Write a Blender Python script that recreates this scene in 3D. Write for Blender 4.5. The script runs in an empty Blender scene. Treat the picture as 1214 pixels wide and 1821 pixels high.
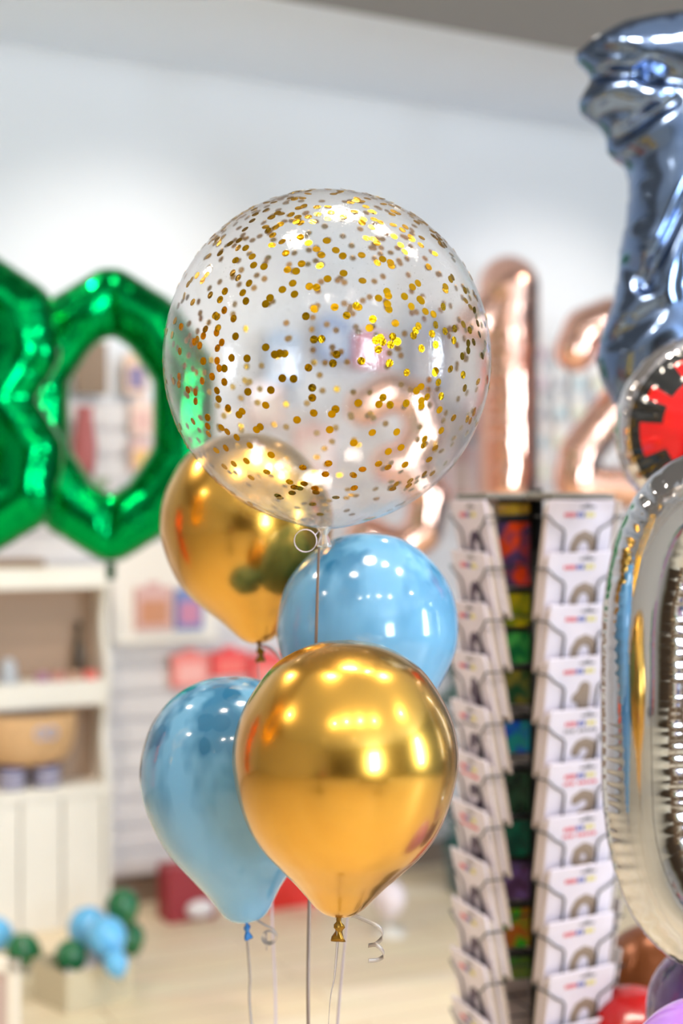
import bpy, bmesh, math, random
import numpy as np
from mathutils import Vector, Matrix, noise as mnoise

random.seed(7)
SC = bpy.context.scene
COL = SC.collection
PI = math.pi

# ------------------------------------------------------------------ camera
FPX = 50.0 / 36.0 * 1821.0
HZ = 911.0
CAMZ = 1.5
cam_data = bpy.data.cameras.new('camera')
cam = bpy.data.objects.new('camera', cam_data)
COL.objects.link(cam)
cam.location = (0, 0, CAMZ)
cam.rotation_euler = (PI / 2, 0, 0)
cam_data.sensor_fit = 'VERTICAL'
cam_data.sensor_height = 36
cam_data.lens = 50
cam_data.clip_start = 0.05
cam_data.dof.use_dof = True
cam_data.dof.focus_distance = 1.80
cam_data.dof.aperture_fstop = 1.8
SC.camera = cam

SC.view_settings.view_transform = 'Standard'
SC.view_settings.look = 'None'
SC.view_settings.gamma = 1
SC.view_settings.use_curve_mapping = False
SC.view_settings.exposure = 0.60
SC.cycles.use_denoising = True
SC.cycles.max_bounces = 10
SC.cycles.transparent_max_bounces = 16
SC.cycles.sample_clamp_indirect = 6.0

# world: soft daylight that enters through the shop front behind the camera
world = bpy.data.worlds.new('world')
SC.world = world
world.use_nodes = True
bg = world.node_tree.nodes['Background']
bg.inputs[0].default_value = (0.80, 0.90, 1.0, 1)
bg.inputs[1].default_value = 2.0

# room frame: u runs along the display wall, v towards it
UA = math.radians(27.0)
U = Vector((math.cos(UA), math.sin(UA), 0))
V = Vector((-math.sin(UA), math.cos(UA), 0))
V0 = 5.233          # display wall
CEIL = 3.23
U0, U1, VB = -4.6, 5.4, -4.6


def uv(u, v, z=0.0):
    p = U * u + V * v
    return Vector((p.x, p.y, z))


def px(x, y, d):
    """the world point that the photograph shows at pixel x, y if it is d metres away"""
    return Vector(((x - 607.0) / FPX * d, d, CAMZ - (y - HZ) / FPX * d))


# shop front daylight (area light filling the glazed opening behind the camera)
def area_light(name, loc, target, sx, sy, power, color):
    l = bpy.data.lights.new(name, 'AREA')
    l.shape = 'RECTANGLE'
    l.size, l.size_y = sx, sy
    l.energy = power
    l.color = color
    o = bpy.data.objects.new(name, l)
    COL.objects.link(o)
    o.location = loc
    o.rotation_euler = (Vector(target) - Vector(loc)).to_track_quat('-Z', 'Y').to_euler()
    return o


area_light('shop_front_daylight', uv(1.0, VB + 0.05, 1.75), uv(1.0, 5, 2.4), 1.0, 1.7, 150, (0.74, 0.87, 1.0))
area_light('side_window_daylight', uv(U1 - 0.05, -1.6, 1.9), uv(-2, 2.5, 2.4), 0.9, 1.8, 190, (0.76, 0.88, 1.0))

# ------------------------------------------------------------------ materials


def lin(c):
    if isinstance(c, str):
        c = c.lstrip('#')
        c = [int(c[i:i + 2], 16) / 255 for i in (0, 2, 4)]
    return tuple((x / 12.92 if x <= 0.04045 else ((x + 0.055) / 1.055) ** 2.4) for x in c) + (1.0,)


MATS = {}


def mat(name, color='#808080', rough=0.5, metal=0.0, coat=0.0, spec=0.5, emit=0.0, trans=0.0, sss=0.0,
        bump=None, var=None, coat_rough=0.03, wave=None):
    if name in MATS:
        return MATS[name]
    m = bpy.data.materials.new(name)
    m.use_nodes = True
    nt = m.node_tree
    b = nt.nodes['Principled BSDF']
    c = lin(color)
    b.inputs['Base Color'].default_value = c
    b.inputs['Roughness'].default_value = rough
    b.inputs['Metallic'].default_value = metal
    b.inputs['Coat Weight'].default_value = coat
    b.inputs['Coat Roughness'].default_value = coat_rough
    b.inputs['Specular IOR Level'].default_value = spec
    b.inputs['Transmission Weight'].default_value = trans
    if sss:
        b.inputs['Subsurface Weight'].default_value = sss
        b.inputs['Subsurface Scale'].default_value = 0.05
    if emit:
        b.inputs['Emission Color'].default_value = c
        b.inputs['Emission Strength'].default_value = emit
    tc = nt.nodes.new('ShaderNodeTexCoord')
    if var:                                  # (scale, amount[, stretch])
        n = nt.nodes.new('ShaderNodeTexNoise')
        n.inputs['Scale'].default_value = var[0]
        n.inputs['Detail'].default_value = 3
        mp = nt.nodes.new('ShaderNodeMapping')
        if len(var) > 2:
            mp.inputs['Scale'].default_value = var[2]
        nt.links.new(tc.outputs['Object'], mp.inputs[0])
        nt.links.new(mp.outputs[0], n.inputs['Vector'])
        mx = nt.nodes.new('ShaderNodeMix')
        mx.data_type = 'RGBA'
        mx.inputs[6].default_value = tuple(v * (1 - var[1]) for v in c[:3]) + (1,)
        mx.inputs[7].default_value = tuple(min(1, v * (1 + var[1])) for v in c[:3]) + (1,)
        nt.links.new(n.outputs['Fac'], mx.inputs[0])
        nt.links.new(mx.outputs[2], b.inputs['Base Color'])
    if bump:                                 # (scale, strength)
        n = nt.nodes.new('ShaderNodeTexNoise')
        n.inputs['Scale'].default_value = bump[0]
        n.inputs['Detail'].default_value = 2
        bp = nt.nodes.new('ShaderNodeBump')
        bp.inputs['Strength'].default_value = bump[1]
        bp.inputs['Distance'].default_value = 0.01
        nt.links.new(tc.outputs['Object'], n.inputs['Vector'])
        nt.links.new(n.outputs['Fac'], bp.inputs['Height'])
        nt.links.new(bp.outputs[0], b.inputs['Normal'])
    MATS[name] = m
    return m


def blue_latex():
    """pastel blue latex, darker where the gel inside has left spots and runs near the crown"""
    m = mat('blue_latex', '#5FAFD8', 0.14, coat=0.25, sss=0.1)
    nt = m.node_tree
    b = nt.nodes['Principled BSDF']
    N, L = nt.nodes.new, nt.links.new
    tc = N('ShaderNodeTexCoord')
    sep = N('ShaderNodeSeparateXYZ')
    L(tc.outputs['Object'], sep.inputs[0])
    # spots
    vo = N('ShaderNodeTexVoronoi')
    vo.inputs['Scale'].default_value = 27
    L(tc.outputs['Object'], vo.inputs['Vector'])
    r1 = N('ShaderNodeValToRGB')
    r1.color_ramp.elements[0].position = 0.08
    r1.color_ramp.elements[0].color = (1, 1, 1, 1)
    r1.color_ramp.elements[1].position = 0.50
    r1.color_ramp.elements[1].color = (0, 0, 0, 1)
    L(vo.outputs['Distance'], r1.inputs[0])
    no = N('ShaderNodeTexNoise')
    no.inputs['Scale'].default_value = 20
    mp = N('ShaderNodeMapping')
    mp.inputs['Scale'].default_value = (1, 1, 0.45)
    L(tc.outputs['Object'], mp.inputs[0])
    L(mp.outputs[0], no.inputs['Vector'])
    r2 = N('ShaderNodeValToRGB')
    r2.color_ramp.elements[0].position = 0.45
    r2.color_ramp.elements[1].position = 0.60
    L(no.outputs['Fac'], r2.inputs[0])
    mul = N('ShaderNodeMath')
    mul.operation = 'MULTIPLY'
    L(r1.outputs[0], mul.inputs[0])
    L(r2.outputs[0], mul.inputs[1])
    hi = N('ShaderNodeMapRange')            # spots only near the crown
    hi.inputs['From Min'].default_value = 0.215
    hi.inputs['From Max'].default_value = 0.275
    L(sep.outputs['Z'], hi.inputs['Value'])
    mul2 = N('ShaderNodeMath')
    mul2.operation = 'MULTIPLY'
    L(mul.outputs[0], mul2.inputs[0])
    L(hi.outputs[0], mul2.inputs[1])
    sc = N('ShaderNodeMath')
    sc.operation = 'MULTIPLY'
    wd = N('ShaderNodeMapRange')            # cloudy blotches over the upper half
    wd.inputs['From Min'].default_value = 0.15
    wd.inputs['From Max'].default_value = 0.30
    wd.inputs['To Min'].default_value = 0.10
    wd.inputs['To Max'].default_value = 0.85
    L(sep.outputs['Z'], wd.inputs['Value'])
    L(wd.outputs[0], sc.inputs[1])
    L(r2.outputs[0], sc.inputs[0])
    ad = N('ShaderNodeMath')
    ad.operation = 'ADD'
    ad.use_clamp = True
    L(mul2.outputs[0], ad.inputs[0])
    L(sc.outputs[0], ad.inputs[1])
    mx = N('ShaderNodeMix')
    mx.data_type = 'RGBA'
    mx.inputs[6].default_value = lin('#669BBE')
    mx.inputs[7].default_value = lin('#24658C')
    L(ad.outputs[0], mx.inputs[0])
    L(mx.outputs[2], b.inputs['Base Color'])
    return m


def bubble_film():
    m = bpy.data.materials.new('clear_bubble_film')
    m.use_nodes = True
    nt = m.node_tree
    nt.nodes.clear()
    N, L = nt.nodes.new, nt.links.new
    out = N('ShaderNodeOutputMaterial')
    tr = N('ShaderNodeBsdfTransparent')
    tr.inputs[0].default_value = (0.965, 0.965, 0.965, 1)
    df = N('ShaderNodeBsdfTranslucent')
    df.inputs[0].default_value = (0.62, 0.62, 0.64, 1)
    d2 = N('ShaderNodeBsdfDiffuse')
    d2.inputs[0].default_value = (0.62, 0.62, 0.64, 1)
    hz = N('ShaderNodeMixShader')
    hz.inputs[0].default_value = 0.5
    L(df.outputs[0], hz.inputs[1])
    L(d2.outputs[0], hz.inputs[2])
    gl = N('ShaderNodeBsdfGlossy')
    gl.inputs['Roughness'].default_value = 0.045
    tc = N('ShaderNodeTexCoord')
    no = N('ShaderNodeTexNoise')
    no.inputs['Scale'].default_value = 16
    no.inputs['Detail'].default_value = 6
    no.inputs['Roughness'].default_value = 0.7
    L(tc.outputs['Object'], no.inputs['Vector'])
    bp = N('ShaderNodeBump')
    bp.inputs['Strength'].default_value = 0.35
    bp.inputs['Distance'].default_value = 0.004
    L(no.outputs['Fac'], bp.inputs['Height'])
    L(bp.outputs[0], gl.inputs['Normal'])
    # haze patches and fine specks in the film
    n2 = N('ShaderNodeTexNoise')
    n2.inputs['Scale'].default_value = 9
    n2.inputs['Detail'].default_value = 8
    n2.inputs['Roughness'].default_value = 0.75
    L(tc.outputs['Object'], n2.inputs['Vector'])
    mr = N('ShaderNodeMapRange')
    mr.inputs['From Min'].default_value = 0.35
    mr.inputs['From Max'].default_value = 0.7
    mr.inputs['To Min'].default_value = 0.03
    mr.inputs['To Max'].default_value = 0.13
    L(n2.outputs['Fac'], mr.inputs['Value'])
    vo = N('ShaderNodeTexVoronoi')
    vo.inputs['Scale'].default_value = 190
    L(tc.outputs['Object'], vo.inputs['Vector'])
    mr2 = N('ShaderNodeMapRange')
    mr2.inputs['From Min'].default_value = 0.16
    mr2.inputs['From Max'].default_value = 0.10
    mr2.inputs['To Min'].default_value = 0.0
    mr2.inputs['To Max'].default_value = 0.55
    L(vo.outputs['Distance'], mr2.inputs['Value'])
    n3 = N('ShaderNodeTexNoise')
    n3.inputs['Scale'].default_value = 6
    L(tc.outputs['Object'], n3.inputs['Vector'])
    mr3 = N('ShaderNodeMapRange')
    mr3.inputs['From Min'].default_value = 0.52
    mr3.inputs['From Max'].default_value = 0.66
    L(n3.outputs['Fac'], mr3.inputs['Value'])
    mm = N('ShaderNodeMath')
    mm.operation = 'MULTIPLY'
    L(mr2.outputs[0], mm.inputs[0])
    L(mr3.outputs[0], mm.inputs[1])
    aa = N('ShaderNodeMath')
    aa.operation = 'ADD'
    aa.use_clamp = True
    L(mr.outputs[0], aa.inputs[0])
    L(mm.outputs[0], aa.inputs[1])
    m1 = N('ShaderNodeMixShader')
    L(aa.outputs[0], m1.inputs[0])
    L(tr.outputs[0], m1.inputs[1])
    L(hz.outputs[0], m1.inputs[2])
    fr = N('ShaderNodeFresnel')
    fr.inputs['IOR'].default_value = 1.45
    geo = N('ShaderNodeNewGeometry')
    # same reflection on the inner side of the thin film as on the outer one
    iorm = N('ShaderNodeMix')
    iorm.data_type = 'FLOAT'
    iorm.inputs[2].default_value = 1.45
    iorm.inputs[3].default_value = 1 / 1.45
    L(geo.outputs['Backfacing'], iorm.inputs[0])
    L(iorm.outputs[0], fr.inputs['IOR'])
    m2 = N('ShaderNodeMixShader')
    L(fr.outputs[0], m2.inputs[0])
    L(m1.outputs[0], m2.inputs[1])
    L(gl.outputs[0], m2.inputs[2])
    L(m2.outputs[0], out.inputs[0])
    return m


def foil(name, color, rough=0.10, bump=(14, 0.25)):
    return mat(name, color, rough, metal=1.0, bump=bump)


# ------------------------------------------------------------------ helpers


def mesh_obj(name, verts, faces, m, parent=None, smooth=True, label=None):
    me = bpy.data.meshes.new(name)
    me.from_pydata([tuple(v) for v in verts], [], faces)
    me.update()
    if m is not None:
        for k in (m if isinstance(m, (list, tuple)) else [m]):
            me.materials.append(k)
    o = bpy.data.objects.new(name, me)
    COL.objects.link(o)
    if parent is not None:
        o.parent = parent
    if smooth:
        me.polygons.foreach_set('use_smooth', [True] * len(me.polygons))
    if label:
        o['label'] = label
    return o


def bm_obj(name, bm, m, parent=None, smooth=False, label=None):
    bmesh.ops.recalc_face_normals(bm, faces=bm.faces)
    me = bpy.data.meshes.new(name)
    bm.to_mesh(me)
    bm.free()
    for k in (m if isinstance(m, (list, tuple)) else [m]):
        me.materials.append(k)
    if smooth:
        me.polygons.foreach_set('use_smooth', [True] * len(me.polygons))
    o = bpy.data.objects.new(name, me)
    COL.objects.link(o)
    if parent is not None:
        o.parent = parent
    if label:
        o['label'] = label
    return o


def thing(name, label, cat, loc=(0, 0, 0), rotz=0.0, group=None):
    o = bpy.data.objects.new(name, None)
    o.empty_display_size = 0.05
    COL.objects.link(o)
    o.location = loc
    o.rotation_euler = (0, 0, rotz)
    return tag(o, label, cat, group)


def tag(o, label, cat, group=None):
    o['label'] = label
    o['category'] = cat
    if group:
        o['group'] = group
    return o


def struct(o):
    o['kind'] = 'structure'
    return o


def add_box(bm, c, s, rot=None, bev=0.0, mi=0):
    mtx = Matrix.Translation(Vector(c))
    if rot is not None:
        mtx = mtx @ rot
    r = bmesh.ops.create_cube(bm, size=1.0, matrix=mtx @ Matrix.Diagonal((s[0], s[1], s[2], 1)))
    vs = r['verts']
    if bev:
        es = list({e for v in vs for e in v.link_edges})
        rr = bmesh.ops.bevel(bm, geom=es, offset=bev, segments=2, affect='EDGES', profile=0.5)
        fs = set(rr['faces'])
    else:
        fs = {f for v in vs for f in v.link_faces}
    if mi:
        for f in fs:
            f.material_index = mi
    return vs


def box(name, c, s, m, parent=None, rot=None, bev=0.0, label=None):
    bm = bmesh.new()
    add_box(bm, c, s, rot, bev)
    return bm_obj(name, bm, m, parent, label=label)


def catmull(pts, n=8):
    P = [np.array(p, float) for p in pts]
    P = [2 * P[0] - P[1]] + P + [2 * P[-1] - P[-2]]
    out = []
    for i in range(1, len(P) - 2):
        for k in range(n):
            t = k / n
            a, b, c, d = P[i - 1], P[i], P[i + 1], P[i + 2]
            out.append(0.5 * ((2 * b) + (-a + c) * t + (2 * a - 5 * b + 4 * c - d) * t * t + (-a + 3 * b - 3 * c + d) * t ** 3))
    out.append(P[-2])
    return out


def lathe(prof, seg=64, warp=None):
    """prof: list of (r, z); closed with poles where r is 0"""
    verts, faces, rings = [], [], []
    for r, z in prof:
        if r < 1e-6:
            rings.append([len(verts)])
            verts.append((0, 0, z))
        else:
            rings.append(list(range(len(verts), len(verts) + seg)))
            for k in range(seg):
                a = 2 * PI * k / seg
                verts.append((r * math.cos(a), r * math.sin(a), z))
    for A, B in zip(rings, rings[1:]):
        for k in range(seg):
            k2 = (k + 1) % seg
            if len(A) == 1 and len(B) == 1:
                continue
            if len(A) == 1:
                faces.append((A[0], B[k2], B[k]))
            elif len(B) == 1:
                faces.append((A[k], A[k2], B[0]))
            else:
                faces.append((A[k], A[k2], B[k2], B[k]))
    if warp:
        verts = [warp(*v) for v in verts]
    return verts, faces


def lathe_obj(name, prof, m, parent=None, seg=64, smooth=True, warp=None, label=None):
    v, f = lathe(prof, seg, warp)
    return mesh_obj(name, v, f, m, parent, smooth, label)


def tube_geo(path, r, seg=8, verts=None, faces=None):
    verts = [] if verts is None else verts
    faces = [] if faces is None else faces
    P = [Vector(p) for p in path]
    prev = None
    base = len(verts)
    for i, p in enumerate(P):
        t = (P[min(i + 1, len(P) - 1)] - P[max(i - 1, 0)]).normalized()
        if prev is None:
            n = t.orthogonal().normalized()
        else:
            n = (prev - t * prev.dot(t)).normalized()
        prev = n
        b = t.cross(n)
        rr = r[i] if isinstance(r, (list, tuple)) else r
        for k in range(seg):
            a = 2 * PI * k / seg
            verts.append(p + (n * math.cos(a) + b * math.sin(a)) * rr)
    for i in range(len(P) - 1):
        for k in range(seg):
            a, b2 = base + i * seg + k, base + i * seg + (k + 1) % seg
            faces.append((a, b2, b2 + seg, a + seg))
    faces.append(tuple(base + k for k in reversed(range(seg))))
    faces.append(tuple(base + (len(P) - 1) * seg + k for k in range(seg)))
    return verts, faces


def tube_obj(name, paths, r, m, parent=None, seg=8):
    verts, faces = [], []
    for p in paths:
        tube_geo(p, r, seg, verts, faces)
    return mesh_obj(name, verts, faces, m, parent)


def strip_obj(name, path, sides, width, m, parent=None, thick=0.0004):
    """flat ribbon with a real thickness; sides gives the width direction at each point"""
    P = [Vector(p) for p in path]
    verts, faces = [], []
    for i, p in enumerate(P):
        t = (P[min(i + 1, len(P) - 1)] - P[max(i - 1, 0)]).normalized()
        s = Vector(sides[i] if isinstance(sides, list) else sides)
        s = (s - t * s.dot(t)).normalized()
        n = t.cross(s)
        for a, b in ((-1, -1), (1, -1), (1, 1), (-1, 1)):
            verts.append(p + s * (a * width / 2) + n * (b * thick))
    for i in range(len(P) - 1):
        for k in range(4):
            a, b = i * 4 + k, i * 4 + (k + 1) % 4
            faces.append((a, b, b + 4, a + 4))
    faces.append((3, 2, 1, 0))
    q = (len(P) - 1) * 4
    faces.append((q, q + 1, q + 2, q + 3))
    return mesh_obj(name, verts, faces, m, parent, smooth=True)


# ---- foil balloons: two sheets welded along an outline and blown up
def seg_dist(X, Y, pts, closed=False):
    best = np.full(X.shape, 1e9)
    S = np.zeros(X.shape)
    s0 = 0.0
    n = len(pts)
    for i in range(n if closed else n - 1):
        ax, ay = pts[i]
        bx_, by_ = pts[(i + 1) % n]
        dx, dy = bx_ - ax, by_ - ay
        L2 = dx * dx + dy * dy + 1e-12
        t = np.clip(((X - ax) * dx + (Y - ay) * dy) / L2, 0, 1)
        d = np.hypot(X - ax - t * dx, Y - ay - t * dy)
        s = s0 + t * math.sqrt(L2)
        m_ = d < best
        best = np.where(m_, d, best)
        S = np.where(m_, s, S)
        s0 += math.sqrt(L2)
    return best, S


def poly_inside(X, Y, pts):
    ins = np.zeros(X.shape, bool)
    n = len(pts)
    for i in range(n):
        x1, y1 = pts[i]
        x2, y2 = pts[(i + 1) % n]
        c = ((y1 > Y) != (y2 > Y)) & (X < (x2 - x1) * (Y - y1) / ((y2 - y1) + 1e-12) + x1)
        ins ^= c
    return ins


def foil_mesh(name, m, parent, strokes=None, poly=None, R=0.07, T=None, cell=0.010, pucker=0.18, pitch=0.035,
              creases=(), seed=1, noise_amp=0.004, lab=None, mat_fn=None):
    T = T or R
    if strokes:
        allp = [p for s in strokes for p in s[0]]
    else:
        allp = poly
    xs, ys = [p[0] for p in allp], [p[1] for p in allp]
    pad = (max(s[1] for s in strokes) if strokes else 0) + 2 * cell
    gx = np.arange(min(xs) - pad, max(xs) + pad + cell, cell)
    gy = np.arange(min(ys) - pad, max(ys) + pad + cell, cell)
    X, Y = np.meshgrid(gx, gy, indexing='ij')

    def field(X, Y):
        if strokes:
            f = np.full(X.shape, 1e9)
            S = np.zeros(X.shape)
            RR = np.full(X.shape, R)
            off = 0
            for pts, r in strokes:
                d, s = seg_dist(X, Y, pts)
                v = d - r
                k = v < f
                f = np.where(k, v, f)
                S = np.where(k, s + off, S)
                RR = np.where(k, r, RR)
                off += 0.37
            return f, S, RR
        d, s = seg_dist(X, Y, poly, True)
        ins = poly_inside(X, Y, poly)
        return np.where(ins, -d, d), s, np.full(X.shape, R)

    F, S, RR = field(X, Y)
    inside = F < 0
    ci = inside[:-1, :-1] | inside[1:, :-1] | inside[:-1, 1:] | inside[1:, 1:]
    used = np.zeros(X.shape, bool)
    used[:-1, :-1] |= ci
    used[1:, :-1] |= ci
    used[:-1, 1:] |= ci
    used[1:, 1:] |= ci
    PX, PY = X.copy(), Y.copy()
    bnd = used & ~inside
    e = cell * 0.05
    for _ in range(5):
        f0 = field(PX, PY)[0]
        fx = (field(PX + e, PY)[0] - field(PX - e, PY)[0]) / (2 * e)
        fy = (field(PX, PY + e)[0] - field(PX, PY - e)[0]) / (2 * e)
        g = fx * fx + fy * fy + 1e-6
        PX = np.where(bnd, PX - f0 * fx / np.maximum(g, 0.3), PX)
        PY = np.where(bnd, PY - f0 * fy / np.maximum(g, 0.3), PY)
    F2, S2, RR2 = field(PX, PY)
    D = np.clip(-F2, 0, None)
    q = np.clip(D / RR2, 0, 1)
    h = np.sqrt(np.clip(1 - (1 - q) ** 2, 0, 1)) * T * (RR2 / R)
    wr = np.abs(np.sin(S2 * PI / pitch + np.sin(S2 * 37 + seed) * 0.9))
    h = h * (1 - pucker * (1 - wr) * np.exp(-((q - 0.25) / 0.28) ** 2))
    for (p0, p1, dep, wid) in creases:
        d, s = seg_dist(PX, PY, [p0, p1])
        L = math.hypot(p1[0] - p0[0], p1[1] - p0[1])
        h = h * (1 - dep * np.exp(-(d / wid) ** 2) * (1 - 0.6 * s / L))
    idx = {}
    verts, faces, fm = [], [], []
    ii, jj = np.nonzero(used)
    for i, j in zip(ii, jj):
        x, y = float(PX[i, j]), float(PY[i, j])
        z = float(h[i, j])
        if inside[i, j]:
            nz = mnoise.noise(Vector((x * 9 + seed, y * 9, seed * 1.7))) * noise_amp * min(1, z / 0.02)
            nz2 = mnoise.noise(Vector((x * 9 + seed, y * 9, 5 + seed * 2.7))) * noise_amp * min(1, z / 0.02)
            a = len(verts)
            verts.append((x, -(z + nz), y))
            verts.append((x, z + nz2, y))
            idx[(i, j)] = (a, a + 1)
        else:
            a = len(verts)
            verts.append((x, 0, y))
            idx[(i, j)] = (a, a)
    ci_i, ci_j = np.nonzero(ci)
    for i, j in zip(ci_i, ci_j):
        c = [idx[(i, j)], idx[(i + 1, j)], idx[(i + 1, j + 1)], idx[(i, j + 1)]]
        f1 = [k[0] for k in c]
        f2 = [k[1] for k in reversed(c)]
        for f in (f1, f2):
            if len(set(f)) >= 3 and not (f is f2 and all(a == b for a, b in c)):
                faces.append(tuple(f))
    o = mesh_obj(name, verts, faces, m, parent, True, lab)
    md = o.modifiers.new('smooth', 'SMOOTH')
    md.factor = 0.5
    md.iterations = 2
    return o


# ------------------------------------------------------------------ the room
m_floor = mat('oak_plank_floor', '#E3C28F', 0.42)
nt = m_floor.node_tree
b = nt.nodes['Principled BSDF']
tc = nt.nodes.new('ShaderNodeTexCoord')
mp = nt.nodes.new('ShaderNodeMapping')
mp.inputs['Rotation'].default_value = (0, 0, -UA)
br = nt.nodes.new('ShaderNodeTexBrick')
br.inputs['Scale'].default_value = 1.0
br.inputs['Brick Width'].default_value = 1.3
br.inputs['Row Height'].default_value = 0.16
br.inputs['Mortar Size'].default_value = 0.003
br.inputs['Color1'].default_value = lin('#F8EACE')
br.inputs['Color2'].default_value = lin('#F0DCB8')
br.inputs['Mortar'].default_value = lin('#B89A70')
nz = nt.nodes.new('ShaderNodeTexNoise')
nz.inputs['Scale'].default_value = 3
nz.inputs['Detail'].default_value = 6
mp2 = nt.nodes.new('ShaderNodeMapping')
mp2.inputs['Rotation'].default_value = (0, 0, -UA)
mp2.inputs['Scale'].default_value = (1, 9, 1)
mx = nt.nodes.new('ShaderNodeMix')
mx.data_type = 'RGBA'
mx.blend_type = 'MULTIPLY'
mx.inputs[0].default_value = 0.22
nt.links.new(tc.outputs['Object'], mp.inputs[0])
nt.links.new(tc.outputs['Object'], mp2.inputs[0])
nt.links.new(mp.outputs[0], br.inputs['Vector'])
nt.links.new(mp2.outputs[0], nz.inputs['Vector'])
nt.links.new(br.outputs['Color'], mx.inputs[6])
nt.links.new(nz.outputs['Color'], mx.inputs[7])
nt.links.new(mx.outputs[2], b.inputs['Base Color'])

m_wall = mat('white_painted_wall', '#E4E6EA', 0.85, bump=(60, 0.05))
m_ceil = mat('white_ceiling', '#E2ECFA', 0.9)
m_bulk = mat('grey_bulkhead', '#86878A', 0.8)
m_side = mat('side_wall_paint', '#D9CFC0', 0.85)
m_slat = mat('white_slatwall', '#DCD7D8', 0.55)
m_grey = mat('grey_aluminium', '#6A6C6E', 0.35, metal=0.6)
m_glass = mat('shop_glass', '#FFFFFF', 0.0, trans=1.0)


def plane_obj(name, pts, m):
    # a slab 2 cm thick behind the visible face
    a, b_, c, d = [Vector(p) for p in pts]
    n = (b_ - a).cross(d - a).normalized() * 0.02
    v = [a, b_, c, d, a - n, b_ - n, c - n, d - n]
    f = [(0, 1, 2, 3), (7, 6, 5, 4), (0, 4, 5, 1), (1, 5, 6, 2), (2, 6, 7, 3), (3, 7, 4, 0)]
    return struct(mesh_obj(name, v, f, m, smooth=False))


plane_obj('floor', [uv(U0, VB), uv(U1, VB), uv(U1, V0), uv(U0, V0)], m_floor)
plane_obj('ceiling', [uv(U0, V0, CEIL), uv(U1, V0, CEIL), uv(U1, VB, CEIL), uv(U0, VB, CEIL)], m_ceil)
plane_obj('wall_back', [uv(U0, V0), uv(U1, V0), uv(U1, V0, CEIL), uv(U0, V0, CEIL)], m_wall)
plane_obj('wall_left', [uv(U0, VB), uv(U0, V0), uv(U0, V0, CEIL), uv(U0, VB, CEIL)], m_side)
plane_obj('wall_right', [uv(U1, V0), uv(U1, VB), uv(U1, VB, CEIL), uv(U1, V0, CEIL)], mat('slate_blue_wall', '#66788A', 0.8))
# wall behind the camera with the glazed shop front
bm = bmesh.new()
RZ = Matrix.Rotation(UA, 4, 'Z')


def rbox(bm, u0, u1, v0, v1, z0, z1, bev=0.0, mi=0):
    c = uv((u0 + u1) / 2, (v0 + v1) / 2, (z0 + z1) / 2)
    return add_box(bm, c, (u1 - u0, v1 - v0, z1 - z0), RZ, bev, mi)


rbox(bm, U0, 0.4, VB - 0.1, VB, 0, CEIL)
rbox(bm, 1.6, U1, VB - 0.1, VB, 0, CEIL)
rbox(bm, 0.4, 1.6, VB - 0.1, VB, 2.8, CEIL)
rbox(bm, 0.4, 1.6, VB - 0.1, VB, 0, 0.3)
struct(bm_obj('wall_front', bm, mat('olive_grey_wall', '#A89C80', 0.8)))
bm = bmesh.new()
for uu in (0.43, 1.57):
    rbox(bm, uu - 0.03, uu + 0.03, VB - 0.09, VB - 0.02, 0.3, 2.8)
rbox(bm, 0.4, 1.6, VB - 0.09, VB - 0.02, 0.3, 0.36)
rbox(bm, 0.4, 1.6, VB - 0.09, VB - 0.02, 2.74, 2.8)
struct(bm_obj('window_1', bm, m_grey))
# dropped grey bulkhead across the ceiling
bm = bmesh.new()
rbox(bm, U0, U1, 2.3, 3.99, 3.08, CEIL)
struct(bm_obj('trim_1', bm, m_bulk))
bm = bmesh.new()
rbox(bm, U0, U1, V0 - 0.02, V0, 0, 0.10)
struct(bm_obj('baseboard_back', bm, mat('baseboard_brown', '#8C7868', 0.5)))

# white slatwall panelling on the display wall
bm = bmesh.new()
SL_T = 1.92
z = 0.12
rbox(bm, -1.75, 5.3, V0 - 0.045, V0 - 0.021, 0.12, SL_T)
while z < SL_T - 0.05:
    rbox(bm, -1.75, 5.3, V0 - 0.062, V0 - 0.045, z, z + 0.085, 0.003)
    z += 0.10
slat = struct(bm_obj('trim_2', bm, m_slat))

# ------------------------------------------------------------------ ceiling lamps
m_lampb = mat('lamp_housing_white', '#EDEDED', 0.4)
m_lens = mat('lamp_lens', '#FFF1DA', 0.4, emit=14.0)


def hcyl(bm, c, r, h, seg=20, axis='Z'):
    mtx = Matrix.Translation(Vector(c))
    bmesh.ops.create_cone(bm, cap_ends=True, segments=seg, radius1=r, radius2=r, depth=h, matrix=mtx)


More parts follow.
